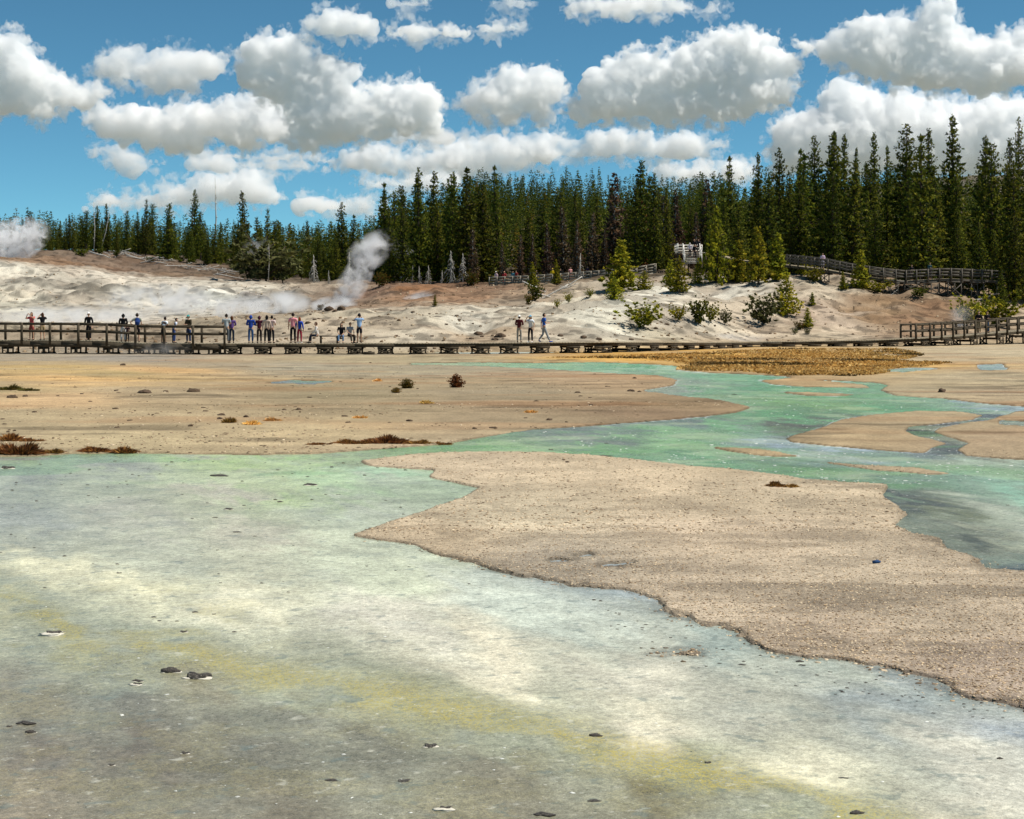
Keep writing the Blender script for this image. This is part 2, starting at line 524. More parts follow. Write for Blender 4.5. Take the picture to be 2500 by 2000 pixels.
def person(loc, yaw, H, label, shirt, pants, hair=(45, 30, 20), hat=None, pose='stand', skin='light', sleeve='long', leg='long',
           long_hair=False, shoes=(40, 38, 36), look=0, brim=True, skirt=False, hood=False):
    k = H / 1.72
    P = {}
    sit = pose == 'sit'
    dz = -.42 if sit else 0
    lean = {'lean': .28, 'sit': .12, 'fold': .04}.get(pose, 0.0)
    def T(x, y, z):                       # torso points lean forward about the hips
        h = z - .92
        return (x, y + math.sin(lean) * h, .92 + math.cos(lean) * h + dz)
    P['pel'], P['waist'], P['chest'], P['neck'], P['hb'] = T(0, 0, .95), T(0, .0, 1.1), T(0, .01, 1.33), T(0, 0, 1.47), T(0, .01, 1.53)
    for s, n in ((-1, 'l'), (1, 'r')):
        P['hip' + n] = (s * .09, 0, .90 + dz)
        if sit:
            sp = .05 if pose == 'sit' else 0
            P['kn' + n], P['an' + n], P['to' + n] = (s * (.1 + sp), .42, .50), (s * (.09 + sp), .46 + .05 * s, .09), (s * (.1 + sp), .60 + .05 * s, .035)
        elif pose == 'walk':
            a = 1 if n == 'r' else -1
            P['kn' + n] = (s * .08, .17 if a > 0 else -.03, .48)
            P['an' + n] = (s * .08, .34 if a > 0 else -.30, .09 if a > 0 else .15)
            P['to' + n] = (s * .08, .49 if a > 0 else -.20, .06 if a > 0 else .04)
        else:
            o = .03 if n == 'r' else -.02
            P['kn' + n], P['an' + n], P['to' + n] = (s * .105, .02 + o, .48), (s * .11, o, .08), (s * .125, .15 + o, .03)
        P['sh' + n] = T(s * .185, 0, 1.42)
        el, wr = (s * .25, -.03, 1.15), (s * .26, .07, .90)
        if pose == 'photo' or (pose == 'raise' and n == 'r'):
            el, wr = (s * .30, .20, 1.34), (s * .11, .33, 1.57)
        elif pose == 'hip' and n == 'l':
            el, wr = (s * .42, -.06, 1.18), (s * .20, .04, 1.02)
        elif pose in ('fold', 'lean') or (pose == 'walk' and n == 'r'):
            el, wr = (s * .26, .04, 1.15), (s * .11, .26, 1.16)
        elif pose == 'sit':
            el, wr = (s * .25, .08, 1.16), (s * .12, .34, 1.02)
        elif pose == 'walk':
            el, wr = (s * .26, -.10, 1.17), (s * .26, -.08, .93)
        P['el' + n], P['wr' + n] = T(*el), T(*wr)
    g = lambda n: tuple(c * k for c in P[n])
    def chain(names, radii):
        return [g(n) for n in names], radii
    # ---- body: one skeleton with five separate fingers on each hand
    V, E, R, idx = [], [], [], {}
    def av(n, p, r, parent=None):
        idx[n] = len(V)
        V.append(tuple(p)); R.append(r)
        if parent is not None: E.append((idx[parent], idx[n]))
    av('pel', g('pel'), (.135 * k, .10 * k))
    av('waist', g('waist'), (.12 * k, .09 * k), 'pel')
    av('chest', g('chest'), (.145 * k, .10 * k), 'waist')
    av('neck', g('neck'), .055 * k, 'chest')
    av('hb', g('hb'), .05 * k, 'neck')
    for n in 'lr':
        av('hip' + n, g('hip' + n), .082 * k, 'pel'); av('kn' + n, g('kn' + n), .055 * k, 'hip' + n)
        av('an' + n, g('an' + n), .038 * k, 'kn' + n); av('to' + n, g('to' + n), (.04 * k, .022 * k), 'an' + n)
        av('sh' + n, g('sh' + n), .055 * k, 'chest'); av('el' + n, g('el' + n), .04 * k, 'sh' + n)
        av('wr' + n, g('wr' + n), .027 * k, 'el' + n)
        e, w = Vector(g('el' + n)), Vector(g('wr' + n))
        d = (w - e).normalized()
        sx = -1 if n == 'l' else 1
        side = d.cross(Vector((sx, .2, .1))).normalized()
        curl = side.cross(d).normalized() * -sx
        pm = w + d * .07 * k
        av('pm' + n, pm, (.036 * k, .018 * k), 'wr' + n)
        for j, (off, ln) in enumerate(((-.027, .062), (-.009, .072), (.009, .066), (.027, .052))):
            b = pm + side * off * k + d * .03 * k
            m = b + d * ln * .5 * k + curl * .006 * k
            t = b + d * ln * .95 * k + curl * .022 * k
            av('f%d%s' % (j, n), b, .0095 * k, 'pm' + n); av('m%d%s' % (j, n), m, .009 * k, 'f%d%s' % (j, n)); av('t%d%s' % (j, n), t, .0075 * k, 'm%d%s' % (j, n))
        b = w + d * .03 * k - side * .034 * k
        av('th' + n, b, .011 * k, 'wr' + n); av('tt' + n, b + (d * .05 - side * .018 + curl * .01) * k, .009 * k, 'th' + n)
    body = skin_mesh(V, E, R, 1)
    bv, bf = mesh_arrays(body)
    hc = np.array(P['hb']) * k + np.array([0, .012, .10]) * k
    ca, sa = math.cos(look), math.sin(look)
    hv = HEADV * k
    hv = np.stack([hv[:, 0] * ca - hv[:, 1] * sa, hv[:, 0] * sa + hv[:, 1] * ca, hv[:, 2]], 1) + hc
    nb = len(bv)
    me = bpy.data.meshes.new('person')
    me.from_pydata(np.concatenate([bv, hv]).tolist(), [], bf + [tuple(i + nb for i in q) for q in HEADF])
    me.polygons.foreach_set('use_smooth', np.ones(len(me.polygons), bool))
    root = link('person', me, cloth(SKINS[skin], 'skin'), None, loc)
    root.rotation_euler = (0, 0, yaw)
    tag(root, label, 'person')
    # ---- clothing
    def garment(name, V, E, R, rgb):
        m = skin_mesh(V, E, R, 1)
        m.polygons.foreach_set('use_smooth', np.ones(len(m.polygons), bool))
        m.name = name
        return link(name, m, cloth(rgb), root)
    lerp = lambda a, b, t: tuple(a[i] + (b[i] - a[i]) * t for i in range(3))
    V, E, R = [g('waist'), lerp(g('pel'), g('waist'), -.15), g('chest'), lerp(g('chest'), g('neck'), .45), lerp(g('chest'), g('neck'), .9)], [(0, 1), (0, 2), (2, 3), (3, 4)], [(.145 * k, .112 * k), (.15 * k, .118 * k), (.18 * k, .135 * k), (.15 * k, .105 * k), .078 * k]
    for n in 'lr':
        b = len(V)
        V += [g('sh' + n), g('el' + n) if sleeve == 'long' else lerp(g('sh' + n), g('el' + n), .72)]
        E += [(3, b), (b, b + 1)]
        R += [.08 * k, .058 * k]
        if sleeve == 'long':
            V.append(lerp(g('el' + n), g('wr' + n), .92)); E.append((b + 1, b + 2)); R.append(.042 * k)
    garment('jacket' if sleeve == 'long' else 'shirt', V, E, R, shirt)
    V, E, R = [g('pel'), lerp(g('pel'), g('waist'), .5)], [(0, 1)], [(.148 * k, .112 * k), (.135 * k, .1 * k)]
    for n in 'lr':
        b = len(V)
        if leg == 'short':
            V += [g('hip' + n), lerp(g('hip' + n), g('kn' + n), .85)]; E += [(0, b), (b, b + 1)]; R += [.1 * k, .085 * k]
        else:
            V += [g('hip' + n), g('kn' + n), lerp(g('kn' + n), g('an' + n), .93)]; E += [(0, b), (b, b + 1), (b + 1, b + 2)]; R += [.097 * k, .07 * k, .058 * k]
    garment('shorts' if leg == 'short' else 'trousers', V, E, R, pants)
    for n in 'lr':
        a, t = Vector(g('an' + n)), Vector(g('to' + n))
        d = (t - a); d.z *= .3
        garment('shoe', [tuple(a - d * .25 - Vector((0, 0, .04 * k))), tuple(a + d * .4 - Vector((0, 0, .035 * k))), tuple(t + d * .35)], [(0, 1), (1, 2)],
                [(.042 * k, .038 * k), (.046 * k, .04 * k), (.04 * k, .026 * k)], shoes)
    # ---- hair and hat
    sel = lambda v: np.stack([v[:, 0] * ca - v[:, 1] * sa, v[:, 0] * sa + v[:, 1] * ca, v[:, 2]], 1) + hc
    hh = HEADV.copy()
    keep = [q for q in HEADF if all((HEADV[i, 2] > .045) or (HEADV[i, 1] < .012 and HEADV[i, 2] > (-.2 if long_hair else -.07)) for i in q)]
    hv2 = sel((hh * np.array([1.14, 1.13, 1.12]) + np.array([0, -.006, .004])) * k)
    if long_hair:
        nv = len(hv2)
        low = hv2.copy()
        m = HEADV[:, 1] < .0
        hv2[m & (HEADV[:, 2] < -.02), 2] -= .13 * k
    m_ = bpy.data.meshes.new('hair')
    m_.from_pydata(hv2.tolist(), [], keep)
    m_.polygons.foreach_set('use_smooth', np.ones(len(m_.polygons), bool))
    link('hair', m_, cloth(hair, 'hair'), root)
    if hood:
        hk = [q for q in HEADF if all(HEADV[i, 1] < .05 or HEADV[i, 2] > .07 for i in q)]
        m_ = bpy.data.meshes.new('hood')
        m_.from_pydata(sel(HEADV * 1.3 * k - np.array([0, .008, .01])).tolist(), [], hk)
        link('hood', m_, cloth(shirt), root)
    if hat:
        hk = [q for q in HEADF if all(HEADV[i, 2] > .04 for i in q)]
        hb = MB()
        hb.add(sel((HEADV * np.array([1.2, 1.2, 1.18]) + np.array([0, 0, .008])) * k), None, None)
        vv = hb.V[0].tolist()
        ang = np.linspace(0, 2 * math.pi, 21)[:-1]
        n0 = len(vv)
        fr = brim
        ring = []
        for a_ in ang:
            wide = .055 if fr else (.085 if math.sin(a_) > .5 else .0)
            ring.append([(.09 + wide) * math.cos(a_), (.112 + wide) * math.sin(a_), .05])
        inner = [[.085 * math.cos(a_), .108 * math.sin(a_), .062] for a_ in ang]
        vv += sel(np.array(ring) * k).tolist() + sel(np.array(inner) * k).tolist()
        m_ = bpy.data.meshes.new('hat' if brim else 'cap')
        m_.from_pydata(vv, [], hk + [(n0 + j, n0 + (j + 1) % 20, n0 + 20 + (j + 1) % 20, n0 + 20 + j) for j in range(20)])
        link('hat' if brim else 'cap', m_, cloth(hat, 'hat'), root)
    root['hands'] = 0
    del root['hands']
    return root, P, k

# ------------------------------------------------------------------ terrain
def curve(pts):
    a = np.array(pts, float)
    return a[:, 0], a[:, 1]
BW = [(-900, 864), (-60, 864), (500, 866), (1000, 866), (1450, 863), (1600, 858), (1700, 854), (1850, 848), (2215, 847), (2560, 838), (3400, 832)]
def Yb(px):
    return CH * F / (np.interp(px, *curve(BW)) - HY)
ROWS = [   # (distance in multiples of the boardwalk's, [(photo x, photo y) or height with 'z'])
 (1.03, 'z', [(0, 0.)]),
 (1.07, 'z', [(0, .05)]),
 (1.25, 'p', [(-600,795),(300,795),(430,788),(500,781),(640,765),(780,757),(900,754),(1000,757),(1100,757),(1250,751),(1350,749),(1450,744),(1550,742),(1620,740),(1700,744),(1800,750),(1900,756),(2000,752),(2100,770),(2200,774),(2300,774),(2450,766),(2700,760)]),
 (1.45, 'p', [(-600,805),(300,805),(500,800),(640,790),(780,775),(900,764),(1000,760),(1100,758),(1250,756),(1350,752),(1400,742),(1450,733),(1550,716),(1620,712),(1700,714),(1800,704),(1900,688),(2000,677),(2100,688),(2200,698),(2300,698),(2450,699),(2700,699)]),
 (1.65, 'p', [(-600,791),(300,791),(500,786),(640,776),(800,762),(900,752),(1000,740),(1100,738),(1250,735),(1350,723),(1450,702),(1500,690),(1700,688),(1900,676),(2050,672),(2200,684),(2400,688),(2700,688)]),
 (1.85, 'p', [(-600,755),(0,755),(500,755),(640,750),(800,738),(900,722),(1000,714),(1100,711),(1250,706),(1350,698),(1450,684),(1500,678),(1700,672),(1900,667),(2050,667),(2200,677),(2400,681),(2700,681)]),
 (1.95, 'p', [(-600,695),(0,698),(290,716),(400,720),(640,722),(800,717),(900,705),(1000,703),(1100,704),(1250,701),(1350,694),(1450,680),(1500,673),(1700,664),(1900,662),(2050,664),(2300,673),(2700,677)]),
 (2.15, 'p', [(-600,632),(0,637),(150,651),(290,672),(400,683),(640,691),(850,698),(950,698),(1000,700),(1100,700),(1250,697),(1350,690),(1500,668),(1700,655),(1900,655),(2200,664),(2700,675)]),
 (2.6, 'p', [(-600,625),(0,630),(100,631),(200,643),(300,656),(400,668),(500,679),(640,688),(850,692),(1000,691),(1200,685),(1500,655),(1700,635),(1900,635),(2200,638),(2700,640)]),
 (3.0, 'p', [(-600,618),(0,620),(100,618),(200,616),(300,620),(400,630),(500,645),(600,662),(640,676),(850,686),(1000,680),(1200,664),(1500,615),(1900,595),(2700,575)]),
 (4.5, 'p', [(-600,612),(0,612),(200,614),(400,624),(600,632),(800,626),(900,612),(1000,572),(1100,532),(1200,512),(1400,508),(1700,505),(1900,485),(2200,440),(2700,410)]),
 (6.0, 'p', [(-600,618),(600,636),(800,632),(900,622),(1000,590),(1100,560),(1200,545),(1700,545),(1900,530),(2200,500),(2700,480)]),
]
TPX = np.linspace(-600, 2700, 331)
TV = np.concatenate([[0, .9], np.linspace(1.0, 3.2, 221), np.linspace(3.3, 6, 50), [40]])
_tab = []
for v, mode, pts in ROWS:
    y = np.interp(TPX, *curve(pts))
    _tab.append(y if mode == 'z' else CH + (HY - y) / F * (v * Yb(TPX)))
_tab = np.array(_tab)
_rv = np.array([r[0] for r in ROWS])
TZ = np.array([np.interp(TV, np.concatenate([[0], _rv]), np.concatenate([[0], _tab[:, i]])) for i in range(len(TPX))])   # (px, v)
def blur(a, n, axis):
    for _ in range(2):
        p = np.take(a, np.clip(np.arange(-n, a.shape[axis] + n), 0, a.shape[axis] - 1), axis)
        c = np.cumsum(np.insert(p, 0, 0, axis), axis)
        w = 2 * n + 1
        a = (np.take(c, np.arange(w, c.shape[axis]), axis) - np.take(c, np.arange(0, c.shape[axis] - w), axis)) / w
    return a
TZ = blur(TZ, 3, 0)
_s = TZ[:, 2:223].copy()
TZ[:, 8:223] = blur(_s, 4, 1)[:, 6:]
def bilin(tab, xs, ys, x, y):
    i = np.clip(np.searchsorted(xs, x) - 1, 0, len(xs) - 2)
    j = np.clip(np.searchsorted(ys, y) - 1, 0, len(ys) - 2)
    a = np.clip((x - xs[i]) / (xs[i + 1] - xs[i]), 0, 1)
    b = np.clip((y - ys[j]) / (ys[j + 1] - ys[j]), 0, 1)
    return (tab[i, j] * (1 - a) + tab[i + 1, j] * a) * (1 - b) + (tab[i, j + 1] * (1 - a) + tab[i + 1, j + 1] * a) * b

# --- shallow water: shore lines traced on the flat, laid on the ground plane
W_MAIN = [(-2500,1118),(0,1114),(89,1113),(185,1107),(334,1106),(482,1109),(640,1110),(754,1108),(900,1098),(1078,1084),(1200,1064),(1300,1049),(1411,1042),(1578,1029),(1717,1017),(1801,1006),(1834,995),(1801,987),(1762,978),(1634,963),(1567,953),(1645,940),(1656,926),(1606,917),(1467,909),(1300,899),(1160,893),(1000,890),(1000,887),(1160,885),(1300,886),(1467,885),(1578,889),(1656,894),(1645,903),(1745,911),(1801,912),(1856,915),(1912,919),(1968,926),(2135,934),(2168,940),(2150,953),(2190,966),(2302,973),(2385,983),(2500,992),(4500,1010),(4500,3200),(-2500,3200)]
LANDS = [
 [(2405,1012),(2329,1004),(2246,1003),(2135,1012),(2051,1023),(2012,1042),(1957,1056),(1918,1070),(1929,1079),(2023,1088),(2135,1098),(2246,1105),(2257,1105),(2279,1092),(2313,1082),(2246,1065),(2213,1053),(2218,1043),(2302,1033),(2374,1025)],
 [(2485,1004),(2441,1015),(2413,1026),(2346,1034),(2291,1044),(2279,1054),(2302,1062),(2368,1082),(2335,1098),(2357,1112),(2500,1123),(4500,1150),(4500,1015),(2600,1006)],
 [(1851,928),(1934,922),(2107,938),(2125,947),(1968,945),(1884,939)],
 [(1728,1092),(1790,1093),(1856,1097),(1962,1114),(1900,1114),(1856,1112),(1779,1101)],
 [(1990,1124),(2090,1133),(2246,1142),(2335,1157),(2274,1158),(2135,1148),(2079,1140)],
 [(1890,956),(1968,957),(2118,963),(2040,967),(1968,965)],
 [(876,1125),(928,1119),(1044,1107),(1218,1102),(1300,1104),(1456,1112),(1634,1132),(1801,1146),(1968,1168),(2079,1179),(2168,1184),(2157,1210),(2190,1232),(2218,1254),(2185,1282),(2218,1299),(2302,1315),(2318,1338),(2391,1360),(2413,1382),(2500,1393),(2900,1430),(4500,1520),(4500,2200),(2900,1820),(2500,1721),(2410,1709),(2323,1689),(2294,1666),(2178,1634),(2091,1610),(1888,1587),(1830,1570),(1801,1544),(1691,1515),(1627,1492),(1598,1466),(1528,1445),(1424,1434),(1308,1410),(1250,1400),(1159,1379),(1078,1361),(1014,1332),(904,1315),(858,1305),(928,1283),(1032,1248),(1125,1216),(1171,1190),(1136,1184),(1043,1164),(1061,1147),(904,1138)],
 [(1590,1592),(1640,1582),(1700,1583),(1716,1594),(1660,1601),(1610,1602)],
]
POOLS = [
 [(2440,1026),(2500,1028),(2580,1030),(2580,1040),(2500,1040),(2440,1037)],
 [(985,856),(1180,857),(1380,861),(1200,865),(1000,860)],
 [(1690,838),(2150,838),(2210,843),(1690,844)],
 [(2385,890),(2446,888),(2462,903),(2391,904)],
 [(2120,905),(2230,897),(2300,900),(2210,908)],
 [(1331,1367),(1389,1366),(1395,1370),(1340,1372)],
 [(1450,1376),(1500,1373),(1550,1371),(1558,1377),(1470,1381)],
 [(1395,1357),(1440,1352),(1452,1356),(1420,1361)],
 [(1500,1390),(1545,1388),(1560,1392),(1505,1394)],
 [(640,935),(720,928),(820,931),(760,937)],
]
RX0, RX1, RY0, RY1, RS = -1600, 4100, 830, 3000, 2.0
_nx, _ny = int((RX1 - RX0) / RS), int((RY1 - RY0) / 1.0)
def raster(poly, out, val):
    P = np.array(poly, float)
    Q = np.roll(P, -1, 0)
    for r in range(max(0, int(P[:, 1].min() - RY0)), min(_ny, int(P[:, 1].max() - RY0) + 2)):
        y = RY0 + r + .5
        m = (P[:, 1] > y) != (Q[:, 1] > y)
        if not m.any(): continue
        xs = np.sort(P[m, 0] + (y - P[m, 1]) / (Q[m, 1] - P[m, 1]) * (Q[m, 0] - P[m, 0]))
        for a, b in zip(xs[::2], xs[1::2]):
            i, j = int(np.clip((a - RX0) / RS + .5, 0, _nx)), int(np.clip((b - RX0) / RS + .5, 0, _nx))
            out[r, i:j] = val
_wm = np.zeros((_ny, _nx), np.float32)
raster(W_MAIN, _wm, 1)
for p in LANDS: raster(p, _wm, 0)
for p in POOLS: raster(p, _wm, 1)
_w1 = blur(blur(_wm, 1, 0), 2, 1).astype(np.float32)      # crisp shore
_w2 = blur(blur(_wm, 5, 0), 9, 1).astype(np.float32)      # wet margin
_w3 = blur(blur(_wm, 14, 0), 26, 1).astype(np.float32)    # broad margin for near shores
def rlook(tab, px, py):
    x = np.clip((px - RX0) / RS - .5, 0, _nx - 1.001)
    y = np.clip(py - RY0 - .5, 0, _ny - 1.001)
    i, j = y.astype(int), x.astype(int)
    a, b = y - i, x - j
    return (tab[i, j] * (1 - a) + tab[i + 1, j] * a) * (1 - b) + (tab[i, j + 1] * (1 - a) + tab[i + 1, j + 1] * a) * b

def terrain(x, y):
    """ground height and the shore field for world points"""
    y = np.maximum(y, .5)
    px = CX + F * x / y
    v = y / Yb(px)
    z = bilin(TZ, TPX, TV, np.clip(px, -600, 2700), np.minimum(v, 6))
    hill = sstep(1.06, 1.2, v)
    rid = 1 - np.abs(fbm2(x / 5.5, y / 9, 4, 13) * 2 - 1) * 2          # little ridges and runnels
    hill0 = hill
    hill = hill * (1 - .55 * sstep(1.5, 1.7, v) * (1 - sstep(2.1, 2.3, v)) * (1 - sstep(700, 950, px))) * (1 - .75 * np.exp(-((v - 2.06) / .12) ** 2) * sstep(1120, 1180, px) * (1 - sstep(1560, 1640, px)))
    z = z + hill * ((fbm2(x / 7, y / 7, 4, 3) - .5) * 1.2 + (fbm2(x / 1.6, y / 1.6, 3, 9) - .5) * .55 + (rid - .5) * .5 * sstep(1.1, 1.3, v))
    z = z - 1.6 * hill * np.exp(-((px - 1745 + (v - 1.42) * 260) / 38) ** 2 - ((v - 1.42) / .09) ** 2) - .9 * hill * np.exp(-((px - 1160) / 60) ** 2 - ((v - 1.17) / .05) ** 2)
    hill = hill0
    face = hill * sstep(1.85, 1.92, v) * (1 - sstep(2.08, 2.2, v)) * (1 - sstep(700, 950, px))
    z = z + face * (np.abs(fbm2(x / 3.2, y / 3.2, 3, 21) - .5) * 2.2 - .5)      # gullies of the white terrace
    py = HY + CH * F / y
    near = sstep(1150, 1500, py)
    w = rlook(_w1, px, py) * (1 - near) + near * (rlook(_w2, px, py) * .6 + rlook(_w3, px, py) * .4)
    far = (v < 1.03) | ((px > 1600) & (v < 1.2))
    nz = (fbm2(x / 1.3, y / 2.2, 3, 31) - .5) * .7 + (fbm2(x / .3, y / .5, 3, 35) - .5) * .75 + near * (fbm2(x / .1, y / .14, 2, 37) - .5) * .5
    w = np.where(py > RY0 + 1, w + nz * np.minimum(4 * w * (1 - w), 1) * (.8 + .9 * near), 0)
    flat = (fbm2(x / 9, y / 9, 3, 41) - .5) * .05 + (fbm2(x / 1.1, y / 1.1, 3, 45) - .5) * .035 + (fbm2(x / .35, y / .35, 2, 49) - .5) * .016
    land = z + .014 + flat * (1 - hill)
    bed = z - .045
    t = sstep(.25, .75, w)
    return land * (1 - t) + bed * t, w, px, py, v
WZ = -.010

def gz(x, y):
    return float(terrain(np.array([x], float), np.array([y], float))[0][0])

# --- colour of the ground and of the water bed (true surface colours), read from traced places
def idw(px, q, pts, sx, sy, power=3.2):
    A = np.array([(p[0], p[1]) for p in pts], float)
    Cc = np.array([srgb(*p[2]) for p in pts])
    out = np.zeros((len(px), 3))
    tot = np.zeros(len(px))
    for (ax, ay), c in zip(A, Cc):
        d = ((px - ax) / sx) ** 2 + ((q - ay) / sy) ** 2
        w_ = 1 / (d + .02) ** (power / 2)
        out += w_[:, None] * c
        tot += w_
    return out / tot[:, None]
LQ = lambda py: np.log(np.maximum(py - HY, 5))
WPT = [(0,1130,(142,144,133)),(300,1140,(146,149,135)),(0,1250,(157,160,148)),(300,1250,(171,170,152)),(550,1115,(171,173,147)),(700,1118,(151,155,124)),(900,1128,(133,143,109)),(1000,1180,(169,179,154)),(700,1200,(165,172,139)),(650,1160,(169,175,140)),(550,1200,(179,175,154)),(900,1250,(176,181,160)),(600,1300,(184,180,158)),(300,1330,(175,177,155)),(0,1350,(166,168,150)),(900,1370,(194,198,171)),(200,1400,(215,210,176)),(0,1430,(181,176,136)),(500,1450,(223,218,188)),(900,1480,(216,211,190)),(1200,1450,(192,198,182)),(1100,1560,(222,214,187)),(1500,1600,(206,201,180)),(1700,1540,(149,159,149)),(2100,1680,(148,155,151)),(2450,1770,(148,155,157)),(1500,1750,(222,214,187)),(1900,1850,(212,207,180)),(2300,1950,(206,201,180)),(2400,1850,(198,195,178)),(1700,1690,(172,171,154)),(80,1480,(150,153,130)),(150,1560,(150,153,130)),(400,1560,(150,153,130)),(620,1640,(150,153,130)),(800,1670,(150,153,130)),(1000,1700,(150,153,130)),(1200,1750,(150,153,130)),(1400,1800,(150,153,130)),(1650,1860,(150,153,130)),(1900,1930,(150,153,130)),(2050,1990,(150,153,130)),(0,1680,(128,123,105)),(300,1700,(119,117,103)),(0,1800,(119,111,96)),(300,1800,(115,108,93)),(600,1800,(112,109,94)),(900,1800,(122,120,103)),(1200,1880,(121,117,99)),(0,1950,(130,121,102)),(600,1950,(122,115,97)),(1200,1980,(116,111,93)),(1600,1980,(120,115,93)),(700,1720,(132,131,114)),(450,1650,(131,127,106)),(250,1640,(135,139,124)),(1200,1085,(129,160,106)),(1050,1095,(119,148,97)),(1400,1090,(112,153,98)),(1600,1075,(134,166,121)),(1700,1060,(121,158,112)),(1800,1040,(106,153,105)),(1950,1020,(98,148,100)),(2200,1000,(100,155,110)),(2000,990,(116,152,98)),(1800,1000,(143,155,119)),(1750,960,(101,149,102)),(1900,950,(100,155,110)),(1850,925,(115,164,125)),(2100,960,(116,160,122)),(2300,985,(137,166,137)),(2480,1000,(153,169,172)),(1550,895,(100,155,110)),(1660,899,(153,185,158)),(1300,888,(136,169,122)),(1100,888,(152,168,127)),(1620,945,(137,144,125)),(1350,1058,(113,122,109)),(1600,1038,(106,124,111)),(1850,1065,(145,162,153)),(1950,1088,(151,167,174)),(2150,1105,(158,173,181)),(2400,1130,(146,162,149)),(1700,1112,(100,141,101)),(1900,1132,(108,138,100)),(2100,1166,(101,135,97)),(2300,1150,(124,153,129)),(2450,1200,(142,179,154)),(2500,1150,(126,150,125)),(2250,1225,(109,114,89)),(2350,1220,(170,176,156)),(2350,1290,(144,147,125)),(2480,1270,(184,187,167)),(2300,1292,(75,80,70)),(2450,1340,(121,132,115)),(2500,1380,(84,94,94)),(2200,1215,(72,77,74)),(2230,1050,(75,70,56)),(2350,1090,(93,95,88)),(1200,860,(192,195,182)),(1900,841,(194,201,192)),(2420,895,(153,169,168)),(1500,1376,(149,158,160)),(1360,1369,(149,158,160)),(730,932,(114,120,115)),(1450,1130,(89,130,92)),(1250,1095,(113,155,99)),(2300,1036,(76,74,68)),(2262,1076,(74,72,64)),(2312,1096,(80,84,82)),(2395,1020,(96,100,102)),(2222,1045,(70,68,60)),(2500,1033,(70,74,74)),(1960,1065,(110,112,100)),(2000,1052,(84,78,66)),(1420,1052,(104,112,104)),(1500,1046,(110,120,112)),(1700,1028,(104,116,108)),(1700,955,(150,160,146)),(1600,935,(140,144,128)),(560,1128,(172,188,132)),(640,1150,(164,186,122)),(720,1122,(158,188,124)),(690,1205,(168,186,132)),(980,1160,(164,190,156)),(850,1180,(170,192,150))]
MATS = [(-60,1455),(80,1480),(170,1530),(300,1560),(430,1575),(620,1640),(800,1672),(1000,1705),(1200,1752),(1400,1802),(1650,1865),(1900,1932),(2100,2000),(2300,2080)]   # course of the yellow bacterial mats
GPT = [(0,870,(146,135,116)),(300,875,(138,130,118)),(150,900,(168,144,99)),(500,895,(150,135,109)),(300,915,(158,139,98)),(700,900,(148,139,118)),(1000,880,(153,139,111)),(1000,905,(146,135,110)),(0,950,(152,135,101)),(400,960,(154,137,109)),(800,960,(137,124,97)),(1200,960,(142,128,103)),(1500,930,(158,135,106)),(0,1020,(158,142,112)),(400,1020,(159,142,112)),(900,1000,(147,131,103)),(1300,990,(142,124,98)),(1700,985,(137,117,90)),(1600,1005,(129,109,86)),(300,1070,(167,151,119)),(800,1050,(165,147,115)),(1200,1040,(150,133,106)),(0,1090,(155,139,111)),(1650,870,(189,147,76)),(1900,875,(189,147,76)),(2100,890,(189,147,76)),(2300,870,(163,147,119)),(2450,860,(168,154,127)),(2400,920,(158,144,117)),(2250,950,(158,143,114)),(2450,960,(156,139,112)),(2300,1040,(154,137,109)),(2100,1060,(156,137,107)),(2450,1080,(153,135,109)),(1950,935,(158,135,101)),(1100,1140,(188,170,144)),(1500,1160,(188,170,143)),(1900,1200,(178,162,137)),(1300,1250,(182,168,143)),(1800,1300,(177,160,137)),(1050,1310,(172,155,130)),(1400,1380,(150,139,122)),(1700,1450,(170,155,134)),(2100,1400,(174,159,137)),(2300,1500,(172,157,136)),(2000,1550,(166,150,130)),(2400,1650,(163,147,130)),(1850,1090,(150,131,101)),(200,925,(190,156,107)),(420,905,(186,152,107)),(100,980,(186,157,119))]
